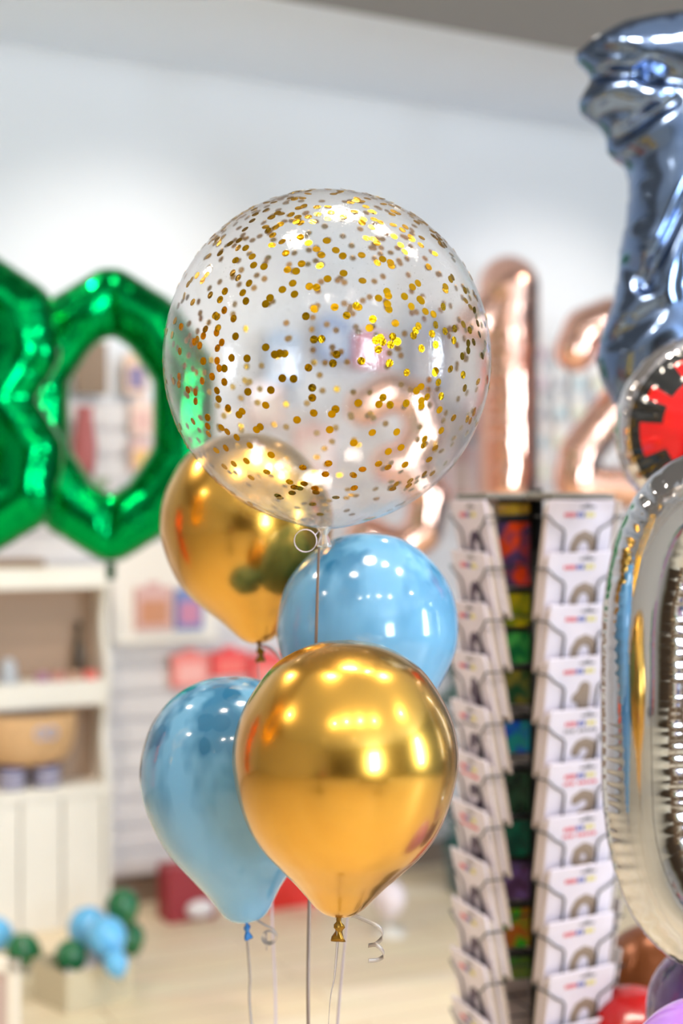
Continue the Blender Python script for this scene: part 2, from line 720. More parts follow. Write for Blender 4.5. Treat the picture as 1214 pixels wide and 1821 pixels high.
def spot(loc, target, power, cone, radius, label, col=(1.0, 0.88, 0.74), blend=0.5, size=1.0):
    t = thing('ceiling_spotlight', label, 'ceiling light', loc)
    d = (Vector(target) - Vector(loc)).normalized()
    q = d.to_track_quat('-Z', 'Y')
    M = q.to_matrix().to_4x4()
    bm = bmesh.new()
    bmesh.ops.create_cone(bm, cap_ends=True, segments=24, radius1=0.045 * size, radius2=0.045 * size, depth=0.12,
                          matrix=M @ Matrix.Translation((0, 0, 0.075)))
    hs = bm_obj('housing', bm, m_lampb, t)
    top = (CEIL if not (2.3 < Vector(loc).dot(V) < 3.99) else 3.08) - loc[2]
    if top > 0.16:  # hangs on a short stem
        tube_obj('stem', [[(0, 0, 0.1), (0, 0, top)]], 0.008, m_lampb, t)
    bm = bmesh.new()
    bmesh.ops.create_cone(bm, cap_ends=True, segments=24, radius1=0.036 * size, radius2=0.036 * size, depth=0.006,
                          matrix=M @ Matrix.Translation((0, 0, 0.013)))
    bm_obj('lens', bm, m_lens, hs)
    l = bpy.data.lights.new('lamp', 'SPOT')
    l.energy = power
    l.color = col
    l.spot_size = math.radians(cone)
    l.spot_blend = blend
    l.shadow_soft_size = radius
    o = bpy.data.objects.new('lamp', l)
    COL.objects.link(o)
    o.parent = t
    o.rotation_euler = q.to_euler()
    return t


LAMPS = [
    (0.45, 3.55, 0.03, 45, 'added warm ceiling spotlight brightening the open floor left of the packet rack'),  # extra lamp added to lift the brightness of the far floor
    (0.10, 2.08, 0.15, 42, 'largest warm spotlight straight above the balloon bunch'),
    (-0.36, 1.62, 0.08, 32, 'warm ceiling spotlight above the left side of the balloon bunch'),
    (0.50, 2.02, 0.045, 32, 'warm ceiling spotlight above the packet rack'),
    (-0.45, -0.15, 0.03, 22, 'ceiling spotlight over the camera, leftmost of its row of four'),
    (0.05, -0.05, 0.03, 22, 'ceiling spotlight over the camera, second from the left in its row'),
    (0.60, 0.05, 0.03, 22, 'ceiling spotlight over the camera, third from the left in its row'),
    (1.20, 0.20, 0.03, 22, 'ceiling spotlight over the camera, rightmost of its row of four'),
    (0.98, 2.00, 0.04, 40, 'ceiling spotlight above the silver foil zero'),
    (-1.60, 2.70, 0.03, 40, 'ceiling spotlight to the left in front of the green digits'),
    (-1.05, 3.90, 0.03, 75, 'ceiling spotlight above the green number balloons'),
    (2.20, 1.20, 0.03, 40, 'ceiling spotlight to the right of the camera'),
    (-2.20, 1.20, 0.03, 40, 'ceiling spotlight to the left of the camera'),
    (0.60, -1.60, 0.03, 40, 'ceiling spotlight behind the camera near the shop window'),
    (-1.40, -1.60, 0.03, 40, 'ceiling spotlight behind the camera near the left shelves'),
]
for (lx, ly, lr, pw, lb) in LAMPS:
    spot((lx, ly, 2.94), (lx, ly, 0), pw, 96 if ly > 3 else 130, lr, lb, size=lr / 0.036 if lr > 0.036 else 1)
# wall washers
for (wx, lb, ww) in ((0.2, 'wall washing spotlight left of the green digits', 75), (1.75, 'wall washing spotlight above the white shelf unit', 95),
                 (3.65, 'wall washing spotlight above the rose gold digits', 95), (5.0, 'wall washing spotlight at the right end of the product wall', 60)):
    p = uv(wx, 3.40, 2.93)
    spot((p.x, p.y, p.z), uv(wx, V0 - 0.1, 2.02), ww * 0.55, 58, 0.03, lb, col=(1.0, 0.92, 0.82), blend=0.85)

# ------------------------------------------------------------------ latex balloons
m_gold = mat('gold_chrome_latex', '#CE9C40', 0.23, metal=1.0, coat=0.35, coat_rough=0.06)
m_goldk = mat('gold_latex_knot', '#8A6420', 0.3, metal=0.8)
m_blue = blue_latex()
m_bluek = mat('blue_latex_knot', '#1F6FB4', 0.3)
m_rib = mat('silver_grey_ribbon', '#A79C94', 0.38, metal=0.25)
m_ribw = mat('pale_lilac_ribbon', '#C9BCC8', 0.4, metal=0.1)

GOLD_P = [(0, 0.0), (.045, .006), (.085, .030), (.125, .072), (.168, .118), (.228, .175), (.296, .245), (.350, .33), (.391, .45), (.409, .587), (.377, .733),
          (.291, .874), (.208, .943), (.11, .985), (0, 1.0)]
PEAR_P = [(0, 0.0), (.045, .004), (.09, .03), (.145, .12), (.195, .19), (.29, .325), (.343, .447), (.370, .57), (.362, .69),
          (.320, .81), (.270, .88), (.205, .94), (.11, .984), (0, 1.0)]
ROUND_P = [(0, 0.0), (.03, .004), (.10, .03), (.20, .10), (.33, .25), (.41, .42), (.43, .55), (.40, .72), (.30, .87), (.16, .97), (0, 1.0)]


def balloon_body(name, prof, H, m, parent, seg=72, label=None):
    P = catmull(prof, 7)
    P = [(max(0.0, p[0]) * H, p[1] * H) for p in P]
    P[0] = (0, 0)
    P[-1] = (0, H)
    P = [P[0]] + [q for q in P[1:-1] if q[0] > 1e-4] + [P[-1]]
    return lathe_obj(name, P, m, parent, seg, label=label)


def knot(parent, m, s=1.0, lean=0.0):
    prof = [(0, 0.004), (.0035, 0.002), (.0028, -.003), (.0026, -.006), (.0052, -.009), (.0060, -.012), (.0040, -.015),
            (.0036, -.017), (.0065, -.023), (.0075, -.027), (.0050, -.0268), (0, -.024)]
    prof = [(r * s, z * s) for r, z in prof]

    def warp(x, y, z):
        k = 1 + 0.22 * math.sin(3 * math.atan2(y, x) + z * 300)
        return (x * k + lean * z, y * k * 0.75, z)
    return lathe_obj('knot', prof, m, parent, 20, warp=warp)


def latex(label, prof, H, m, mk, base, top=None, group=None, cat='balloon', name='balloon', kn=True, seg=72, spin=0.0, ks=1.0):
    """a blown balloon whose knot is at base and whose crown points to top"""
    base = Vector(base)
    t = thing(name, label, cat, base, group=group)
    d = (Vector(top) - base).normalized() if top is not None else Vector((0, 0, 1))
    q = Vector((0, 0, 1)).rotation_difference(d)
    t.rotation_euler = (q.to_matrix() @ Matrix.Rotation(spin, 3, 'Z')).to_euler()
    balloon_body('envelope', prof, H, m, t, seg)
    if kn:
        knot(t, mk, ks)
    return t


def child_world(o, parent):
    """o is built in world coordinates; keep it there under its parent"""
    bpy.context.view_layer.update()
    o.parent = parent
    o.matrix_parent_inverse = parent.matrix_world.inverted()


def ribbon(parent, pts, m, width=0.0048, twist=0.4, seed=0, n=10):
    P = [Vector(tuple(p)) for p in catmull([tuple(p) for p in pts], n)]
    rs = random.Random(seed)
    ph = rs.random() * 6
    sides = []
    for i in range(len(P)):
        a = ph + twist * i / len(P) * 2 * PI
        sides.append(Vector((math.cos(a), math.sin(a) * 0.9, 0)))
    o = strip_obj('ribbon', P, sides, width, m)
    child_world(o, parent)
    return o


WEIGHT = Vector((-0.035, 1.93, 0.0))


def tail(p0, p1, d0, d1, seed):
    """from p0 past the lower frame edge to the weight on the floor"""
    w = WEIGHT + Vector(((seed % 3 - 1) * 0.008, (seed % 2) * 0.01, 0.11))
    a = p1
    return [p0, (Vector(p0) + Vector(p1)) / 2 + Vector((0.0015, 0, 0)), p1, a.lerp(w, 0.35), a.lerp(w, 0.7), w]


# front gold balloon
gf = latex('large glossy gold balloon in front of all the others, fully in view', GOLD_P, 0.354, m_gold, m_goldk,
           px(603, 1630, 1.82), px(622, 1130, 1.824), group='gold latex balloons in the bunch', ks=1.15)
ribbon(gf, tail(px(602, 1645, 1.818), px(584, 1821, 1.82), 0, 0, 1), m_rib, 0.0050, 0.3, 1)
# its curled end
c0 = px(612, 1628, 1.820)
cp = [px(612, 1628, 1.820), px(626, 1628, 1.814), px(650, 1637, 1.811), px(670, 1647, 1.809), px(679, 1656, 1.814), px(679, 1668, 1.824),
      px(668, 1679, 1.826), px(655, 1682, 1.816), px(668, 1681, 1.804), px(679, 1690, 1.807), px(682, 1700, 1.822), px(672, 1707, 1.826), px(655, 1709, 1.816)]
P = [Vector(tuple(p)) for p in catmull([tuple(p) for p in cp], 8)]
sd = [Vector((0.15, 0.1, 1)) for _ in P]
o = strip_obj('ribbon_curl', P, sd, 0.0052, m_rib)
child_world(o, gf)

# lower blue balloon
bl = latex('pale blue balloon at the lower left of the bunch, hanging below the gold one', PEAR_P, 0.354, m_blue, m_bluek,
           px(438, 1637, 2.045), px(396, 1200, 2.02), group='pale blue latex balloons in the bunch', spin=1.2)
ribbon(bl, tail(px(438, 1652, 2.045), px(447, 1821, 2.045), 0, 0, 2), m_rib, 0.0042, 0.5, 2)
cc = px(479, 1666, 2.04)
P = [px(441, 1636, 2.045), px(456, 1637, 2.043), px(470, 1645, 2.04), px(484, 1652, 2.038)]
for k in range(1, 26):
    a = math.radians(55 - k * 26)
    rr = 15 - k * 0.28
    P.append(px(478 + rr * math.cos(a), 1667 - rr * math.sin(a) * 0.95, 2.038 + 0.0012 * k))
P.append(px(474, 1690, 2.07))
P = [Vector(tuple(p)) for p in catmull([tuple(p) for p in P], 3)]
o = strip_obj('ribbon_curl', P, [Vector((0.2, 1, 0.25)) for _ in P], 0.0048, m_rib)
child_world(o, bl)

# upper blue balloon
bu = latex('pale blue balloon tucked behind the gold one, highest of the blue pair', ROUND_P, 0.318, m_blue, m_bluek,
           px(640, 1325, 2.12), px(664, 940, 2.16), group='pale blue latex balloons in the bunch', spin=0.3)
ribbon(bu, tail(px(640, 1345, 2.12), px(600, 1821, 2.10), 0, 0, 3), m_ribw, 0.0042, 0.4, 3)

# rear gold balloon
gr = latex('gold balloon behind the confetti balloon, upper left of the bunch and slightly blurred', GOLD_P, 0.345, m_gold, m_goldk,
           px(461, 1145, 2.30), px(425, 800, 2.32), group='gold latex balloons in the bunch', ks=1.1)
ribbon(gr, [px(465, 1160, 2.30), px(459, 1185, 2.30), px(462, 1230, 2.30), px(476, 1420, 2.30), px(484, 1640, 2.30), px(490, 1821, 2.28),
            Vector((-0.1, 2.1, 0.4)), WEIGHT + Vector((0, 0, 0.11))], m_ribw, 0.0036, 0.5, 4)
o = strip_obj('ribbon_curl', [Vector(tuple(p)) for p in catmull([tuple(px(466, 1148, 2.3)), tuple(px(478, 1152, 2.3)), tuple(px(490, 1162, 2.29)), tuple(px(500, 1176, 2.27)),
              tuple(px(512, 1190, 2.26))], 6)], Vector((0.1, 0.3, 1)), 0.0042, m_ribw)
child_world(o, gr)

# balloon weight standing on the floor
t = thing('balloon_weight', 'small gold balloon weight on the floor below the bunch, holding its ribbons', 'balloon weight', WEIGHT)
lathe_obj('body', [(0, 0), (.04, 0), (.042, .004), (.036, .06), (.03, .09), (.012, .10), (0, .10)], m_goldk, t, 32)
tube_obj('hook', [[(0.012 * math.cos(a), 0, 0.108 + 0.012 * math.sin(a)) for a in np.linspace(-0.5, 2 * PI - 0.6, 16)]], 0.0018, m_grey, t)

# ------------------------------------------------------------------ confetti bubble
CB = px(581.5, 640, 1.93)
RB = 0.2215
m_film = bubble_film()
cbt = thing('confetti_balloon', 'big clear round balloon sprinkled with gold confetti dots', 'balloon', (CB.x, CB.y, CB.z))
prof = []
for k in range(61):
    a = -PI / 2 + PI * k / 60
    r = RB * math.cos(a)
    z = RB * math.sin(a) * 1.022
    if k < 5:
        r = max(r, 0.0)
        z -= 0.004 * (5 - k) / 5
    prof.append((r if 0 < k < 60 else 0, z))


def wb(x, y, z):
    a = math.atan2(y, x)
    pu = max(0, -z / RB - 0.78) / 0.22
    k = 1 + 0.012 * pu * math.sin(a * 22)
    return (x * k, y * k, z)


lathe_obj('envelope', prof, m_film, cbt, 128, warp=wb)
bot = -RB * 1.022 - 0.004
m_neck = mat('clear_plastic_neck', '#D8D0C4', 0.12, trans=0.75)
lathe_obj('neck', [(0, bot + 0.004), (.010, bot + .002), (.0055, bot - .004), (.0045, bot - .008), (.006, bot - .011), (.009, bot - .020), (.0085, bot - .024), (.0, bot - .022)],
          m_neck, cbt, 24, warp=lambda x, y, z: (x * (1 + .2 * math.sin(4 * math.atan2(y, x))) - 0.004, y, z))
ribbon(cbt, [px(570, 946, 1.93), px(566, 1000, 1.93), px(562, 1130, 1.93 + 0.02), px(556, 1300, 2.06), px(550, 1600, 2.04), px(548, 1821, 2.0),
             Vector((-0.04, 1.98, 0.45)), WEIGHT + Vector((0, 0.005, 0.11))], mat('bronze_ribbon', '#8E7C72', 0.35, metal=0.3), 0.0050, 0.25, 7)
P = [px(566, 946, 1.93)]
for k in range(26):
    a = math.radians(30 - k * 17)
    P.append(px(543 + 20 * math.cos(a), 962 - 20 * math.sin(a), 1.925 - 0.0006 * k))
o = strip_obj('ribbon_curl', P, Vector((0.1, 1, 0.1)), 0.0045, m_ribw)
child_world(o, cbt)

m_conf = mat('gold_confetti_foil', '#A67C0A', 0.24, metal=1.0, bump=(220, 0.12))
DOTS = '''508,110 349,123 396,145 431,146 324,153 303,192 272,203 300,218 418,208 453,196 466,236 516,181 545,201 573,223 590,243 584,280
608,193 640,226 664,246 730,243 667,306 733,332 803,257 785,270 830,268 833,280 866,208 880,231 936,208 905,188 843,178 783,200 770,187 746,184
291,261 349,248 354,278 390,283 300,322 281,305 338,341 316,374 327,403 254,369 237,398 203,382 252,435 220,453 284,464 291,526 243,547
521,273 502,299 472,294 490,341 454,363 411,392 395,413 548,352 573,355 566,431 536,456 678,453 636,424 711,420 719,424 564,537
789,393 823,385 818,370 825,432 820,413 769,466 757,497 847,480 879,387 903,422 926,341 933,397 938,403 964,284 984,238 952,439 980,449 1014,423
1021,365 1046,320 1022,353 795,531 803,545 780,540 831,555 854,544 788,572 918,506 928,490 938,568 988,486 975,517 988,555 1020,508 1054,499 1051,540
186,501 230,497 225,513 228,567 227,611 234,637 179,612 209,666 226,715 232,744 252,685 277,601 331,603 396,564 427,589 445,585 462,586 545,635
643,589 630,620 827,619 454,672 493,674 334,719 414,713 558,705 558,740 396,766 314,787 303,799 265,776 563,793 626,797 639,780 718,758 804,739
790,763 829,765 885,759 936,702 938,750 958,737 938,768 997,686 1007,734 1001,782 887,652 987,647 1050,810 1007,854 852,859 867,913 823,927 789,970
619,851 505,817 377,841 295,878 262,858 242,844 194,839 197,866 143,822 152,752 341,906 415,939 329,960 285,970 257,915 345,1018 400,998 252,980
525,983 479,1033 530,1039 514,1055 488,1071 438,1081 571,1069 701,1009 733,989 704,1054 822,982 881,973 838,1057 899,1029 948,1005 965,955 986,914 949,884
945,905 767,861 125,712 175,681 97,578 102,493 157,537 166,558 148,545 157,314 190,312 176,332 142,407 112,385 126,344 195,247 237,237 227,188
1121,375 1131,393 1090,366 1092,401 1109,424 1134,481 1140,519 1084,484 1120,546 1101,550 1101,575 1080,595 1083,660 1089,706 1039,640 1135,684 1150,594 1122,785 1108,820'''.split()


def dot_geo(verts, faces, n, pos, rad, seg=14, tilt=(0, 0)):
    n = (Vector(n) + Vector((tilt[0], 0, tilt[1]))).normalized()
    t1 = n.orthogonal().normalized()
    t2 = n.cross(t1)
    b0 = len(verts)
    for sgn in (0.00012, -0.00012):
        for k in range(seg):
            a = 2 * PI * k / seg
            verts.append(pos + (t1 * math.cos(a) + t2 * math.sin(a)) * rad + n * sgn)
    faces.append(tuple(b0 + k for k in range(seg)))
    faces.append(tuple(b0 + seg + k for k in reversed(range(seg))))
    for k in range(seg):
        k2 = (k + 1) % seg
        faces.append((b0 + k, b0 + seg + k, b0 + seg + k2, b0 + k2))


def on_front(zx, zy):
    """where the line of sight through a zoom coordinate first meets the envelope, in its own frame"""
    x, y = 270 + zx / 1.958, 330 + zy / 1.958
    o_ = Vector((0, 0, CAMZ)) - CB
    d = (px(x, y, 1.0) - Vector((0, 0, CAMZ))).normalized()
    R = RB * 1.002
    k = 1 / 1.022
    o2, d2 = Vector((o_.x, o_.y, o_.z * k)), Vector((d.x, d.y, d.z * k))
    A, B, C_ = d2.dot(d2), 2 * o2.dot(d2), o2.dot(o2) - R * R
    disc = B * B - 4 * A * C_
    if disc < 0:
        return None
    s = (-B - math.sqrt(disc)) / (2 * A)
    return o_ + d * s


rr = random.Random(11)
DR = 0.0050
placed = []
extra_v, extra_f = [], []
cnt = 0
order = DOTS[:]
rr.shuffle(order)
for s in order:
    zx, zy = map(float, s.split(','))
    p = on_front(zx, zy)
    if p is None:
        continue
    placed.append(p)
    tl = (rr.gauss(0, 0.10), rr.gauss(0, 0.10))
    if cnt < 100:
        v, f = [], []
        dot_geo(v, f, p.normalized(), Vector((0, 0, 0)), DR, tilt=tl)
        o = mesh_obj('confetti_dot', v, f, m_conf, cbt, smooth=False)
        o.location = p
        cnt += 1
    else:
        dot_geo(extra_v, extra_f, p.normalized(), p, DR, tilt=tl)
# the crown is thick with dots, and the far side carries as many as the near one
n_ex = 0
while n_ex < 640:
    th = rr.uniform(0, 2 * PI)
    zc = rr.uniform(-0.97, 0.985)
    q = math.sqrt(1 - zc * zc)
    n = Vector((q * math.cos(th), q * math.sin(th), zc))
    back = n.y > 0.15
    w = 0.40 + 0.55 * max(0, zc) if back else (2.2 if zc > 0.80 else (0.95 if zc > 0.6 else (0.10 if n.y < -0.3 else 0.25)))
    if rr.random() > w:
        continue
    p = Vector((n.x, n.y, n.z * 1.022)) * RB * 1.002
    dot_geo(extra_v, extra_f, n, p, DR, tilt=(rr.gauss(0, 0.10), rr.gauss(0, 0.10)))
    n_ex += 1
o = mesh_obj('confetti', extra_v, extra_f, m_conf, cbt, smooth=False)
o['kind'] = 'stuff'

# ------------------------------------------------------------------ number balloons
DIG = {
    '0': [([(-.15, .16), (-.10, .27), (0, .32), (.10, .27), (.15, .16), (.15, -.16), (.10, -.27), (0, -.32), (-.10, -.27), (-.15, -.16), (-.15, .16)], .08)],
    'wide 0': [([(-.215, .13), (-.12, .27), (0, .345), (.12, .27), (.215, .13), (.215, -.13), (.12, -.27), (0, -.345), (-.12, -.27), (-.215, -.13), (-.215, .13)], .095)],
    'slim 0': [([(.125 * math.copysign(abs(math.cos(a)) ** .8, math.cos(a)), .345 * math.copysign(abs(math.sin(a)) ** .62, math.sin(a))) for a in np.linspace(0, 2 * PI, 41)], .095)],
    'fat 8': [([(0, .34), (-.12, .26), (-.14, .15), (-.06, .02), (.08, -.03), (.15, -.14), (.13, -.27), (0, -.35), (-.13, -.27), (-.15, -.14), (-.08, -.03), (.06, .02), (.14, .15), (.12, .26), (0, .34)], .10)],
    '8': [([(0, .31), (-.10, .25), (-.12, .14), (-.06, .03), (.07, -.03), (.14, -.14), (.12, -.26), (0, -.33), (-.12, -.26), (-.14, -.14), (-.07, -.03), (.06, .03), (.12, .14), (.10, .25), (0, .31)], .085)],
    '1': [([(.0, .36), (.0, -.37)], .115), ([(-.13, .22), (0, .34)], .075)],
    '2': [([(-.14, .20), (-.10, .29), (.0, .33), (.11, .28), (.13, .17), (.04, .0), (-.12, -.20), (-.14, -.32)], .085), ([(-.13, -.34), (.15, -.34)], .085)],
    '3': [([(-.14, .26), (-.03, .33), (.09, .29), (.12, .16), (.04, .03), (-.03, .02)], .085), ([(.04, .02), (.14, -.12), (.11, -.27), (0, -.34), (-.13, -.28)], .085)],
}


def number_balloon(digit, label, m, centre, yaw, h, group, seed=1, cell=0.012, pucker=0.22, T=None, pitch=0.045, noise_amp=0.006, roll=0.0, cre=(), name='number_balloon', sx=1.0):
    t = thing(name, label, 'number balloon', centre, yaw, group)
    t.rotation_euler = (0, roll, yaw)
    k = h / 0.88
    st = [([(x * k * sx, y * k) for x, y in pts], r * k) for pts, r in DIG[digit]]
    R = max(r for _, r in st)
    foil_mesh('envelope', m, t, strokes=st, R=R, T=T or R * 0.85, cell=cell, pucker=pucker, pitch=pitch, seed=seed, noise_amp=noise_amp, creases=cre)
    # inflation tab at the foot
    bm = bmesh.new()
    add_box(bm, (0, 0, -h / 2 - 0.025), (0.028, 0.002, 0.05))
    bm_obj('filling_tab', bm, m, t)
    return t


m_green = foil('green_foil', '#009A4A', 0.17)
m_rose = foil('rose_gold_foil', '#FAC6B0', 0.17)

Z = 0.9
cre0 = [((0, .21), (0, .45), .35, .018), ((0, -.21), (0, -.45), .35, .018)]
number_balloon('wide 0', 'shiny green foil zero standing above the shelf unit, right of the green eight', m_green,
               px(197, 738, 4.25), math.radians(4), 0.885, 'green foil number balloons', 3, cre=cre0)
number_balloon('fat 8', 'shiny green foil eight cut off by the left edge, overlapping the green zero', m_green,
               px(-42, 716, 3.98), math.radians(6), 0.86, 'green foil number balloons', 5)
number_balloon('1', 'rose gold foil one right of the confetti balloon, above the packet rack', m_rose,
               px(905, 682, 5.7), math.radians(10), 0.95, 'rose gold foil number balloons', 7)
number_balloon('2', 'rose gold foil two partly hidden behind the silver foil balloon', m_rose,
               px(1085, 715, 5.5), math.radians(5), 0.86, 'rose gold foil number balloons', 8)
number_balloon('3', 'rose gold foil three seen through and below the confetti balloon', m_rose,
               px(705, 835, 5.3), math.radians(5), 0.78, 'rose gold foil number balloons', 9)

# silver foil zero at the right edge, near the camera
number_balloon('slim 0', 'tall silver foil zero cut off by the right edge, in front of the packet rack', foil('silver_foil', '#C9CAD0', 0.08, bump=(8, 0.08)),
               px(1298, 1268, 2.12), math.radians(-30), 0.80, 'silver foil number balloons', 11, cell=0.006, pucker=0.10, pitch=0.016,
               noise_amp=0.003)

# wrinkled silver foil balloon high at the right edge
D1 = 2.75


def PP(x, y):
    return ((x - 1200) / FPX * D1, -(y - 400) / FPX * D1)


top_poly = [(1160, 26), (1110, 36), (1062, 62), (1026, 88), (1026, 106), (1044, 124), (1052, 140), (1040, 158), (1028, 180), (1034, 200), (1062, 220), (1078, 240),
            (1080, 268), (1092, 282), (1108, 292), (1116, 312), (1117, 350), (1112, 400), (1102, 440), (1100, 480), (1090, 540), (1070, 590), (1060, 640), (1070, 680), (1092, 720),
            (1200, 745), (1330, 740), (1345, 640), (1330, 560), (1255, 545), (1262, 470), (1300, 400), (1345, 300), (1368, 200), (1350, 110), (1290, 45), (1220, 22)]
t = thing('number_balloon', 'large wrinkled silver foil balloon hanging high at the right edge under the grey ceiling beam', 'foil balloon',
          px(1200, 400, D1), math.radians(-6), 'silver foil number balloons')
foil_mesh('envelope', foil('blue_grey_silver_foil', '#7488AA', 0.15, bump=(7, 0.08)), t, poly=[PP(*p) for p in top_poly], R=0.095, T=0.095, cell=0.0075, pucker=0.10, pitch=0.05, seed=21, noise_amp=0.014,
          creases=[(PP(1050, 138), PP(1160, 150), .55, .012), (PP(1034, 200), PP(1150, 215), .35, .012), (PP(1080, 262), PP(1190, 200), .5, .014),
                   (PP(1026, 90), PP(1120, 120), .35, .012), (PP(1150, 150), PP(1214, 170), .4, .02),
                   (PP(1140, 520), PP(1230, 330), .35, .012), (PP(1100, 470), PP(1150, 520), .4, .014), (PP(1070, 620), PP(1160, 560), .4, .02)])

# round red, black and silver foil balloon
m_rb = mat('red_black_printed_foil', '#C01010', 0.10, metal=0.55, coat=0.6)
nt = m_rb.node_tree
b = nt.nodes['Principled BSDF']
N, L = nt.nodes.new, nt.links.new
tc = N('ShaderNodeTexCoord')
sep = N('ShaderNodeSeparateXYZ')
L(tc.outputs['Object'], sep.inputs[0])


def mth(op, a, b_=None, c=None):
    n = N('ShaderNodeMath')
    n.operation = op
    for i, v in enumerate((a, b_, c)):
        if v is None:
            continue
        if isinstance(v, (int, float)):
            n.inputs[i].default_value = v
        else:
            L(v, n.inputs[i])
    return n.outputs[0]


X, Zc = sep.outputs['X'], sep.outputs['Z']
rad = mth('SQRT', mth('ADD', mth('MULTIPLY', X, X), mth('MULTIPLY', Zc, Zc)))
ang = mth('ARCTAN2', Zc, X)
tooth = mth('GREATER_THAN', mth('ADD', mth('SINE', mth('MULTIPLY', ang, 9)), mth('MULTIPLY', mth('SINE', mth('MULTIPLY_ADD', ang, 5, 1.2)), 0.9)), 0.1)
inner = mth('SUBTRACT', 0.132, mth('MULTIPLY', tooth, 0.038))
isblack = mth('MULTIPLY', mth('GREATER_THAN', rad, inner), mth('LESS_THAN', rad, 0.150))
red2 = mth('MULTIPLY', mth('GREATER_THAN', rad, 0.150), mth('LESS_THAN', rad, 0.0))
silver = mth('GREATER_THAN', rad, 0.150)
mx1 = N('ShaderNodeMix')
mx1.data_type = 'RGBA'
mx1.inputs[6].default_value = lin('#D20A0A')
mx1.inputs[7].default_value = lin('#141414')
L(isblack, mx1.inputs[0])
mx2 = N('ShaderNodeMix')
mx2.data_type = 'RGBA'
mx2.inputs[7].default_value = lin('#D0CCD0')
L(silver, mx2.inputs[0])
L(mx1.outputs[2], mx2.inputs[6])
L(mx2.outputs[2], b.inputs['Base Color'])
L(mth('ADD', mth('MULTIPLY', silver, 0.75), 0.2), b.inputs['Metallic'])
t = thing('foil_balloon', 'round foil balloon with red centre, black notched ring and silver rim', 'foil balloon', px(1272, 765, 2.5), math.radians(-10))
circ = [(0.176 * math.cos(a), 0.176 * math.sin(a)) for a in np.linspace(0, 2 * PI, 72, endpoint=False)]
foil_mesh('envelope', m_rb, t, poly=circ, R=0.17, T=0.075, cell=0.008, pucker=0.25, pitch=0.028, seed=4, noise_amp=0.003)

# ------------------------------------------------------------------ packet rack
POLE = Vector((0.378, 2.76, 0))
m_wire = mat('dark_grey_wire', '#55585C', 0.4, metal=0.7)
m_black = mat('black_metal', '#0C0C0D', 0.4)
m_plate = mat('grey_plate', '#77746E', 0.5)
m_card = mat('white_header_card', '#D6CEDC', 0.35, coat=0.3)
m_bag = mat('clear_film_packet', '#BFB2AC', 0.15, coat=0.5)
m_num = mat('printed_silver_numeral', '#8A7768', 0.4)
m_purple = mat('dark_purple_foil', '#3A2044', 0.3, metal=0.4)
INKS = [mat('red_ink', '#D8485A', 0.5), mat('blue_ink', '#3D52A8', 0.5), mat('yellow_ink', '#D9CE62', 0.5), mat('grey_ink', '#77727A', 0.5)]

rack = thing('packet_rack', 'black spinning display rack holding columns of white balloon packets', 'display rack', POLE)
rack_z1 = 1.545
tube_obj('pole', [[(0, 0, 0.03), (0, 0, rack_z1)]], 0.013, m_black, rack, 16)
lathe_obj('base', [(0, 0), (.24, 0), (.245, .008), (.24, .02), (.05, .034), (.02, .05), (0, .05)], m_black, rack, 40)
FACES = {'right': math.radians(-62), 'left': math.radians(-160), 'rear left': math.radians(112), 'rear right': math.radians(26)}
RF = 0.142
bm = bmesh.new()
for nm, a in FACES.items():
    n = Vector((math.cos(a), math.sin(a), 0))
    add_box(bm, tuple(n * 0.09) [:2] + (rack_z1 - 0.015,), (0.10, 0.13, 0.012), Matrix.Rotation(a, 4, 'Z'), 0.003)
add_box(bm, (0, 0, rack_z1 - 0.015), (0.12, 0.12, 0.014), Matrix.Rotation(math.radians(30), 4, 'Z'), 0.003)
bm_obj('top_plate', bm, m_plate, rack)

PW, PHT = 0.150, 0.215
STEP = 0.0965
ROWS = 12
ROWN = ['first', 'second', 'third', 'fourth', 'fifth', 'sixth', 'seventh', 'eighth', 'ninth', 'tenth', 'eleventh', 'lowest']
NUMS = '0741238960253'


def packet_mesh(bm, w, h, th):
    add_box(bm, (0, 0, -h / 2), (w, th, h), None, 0.0012)


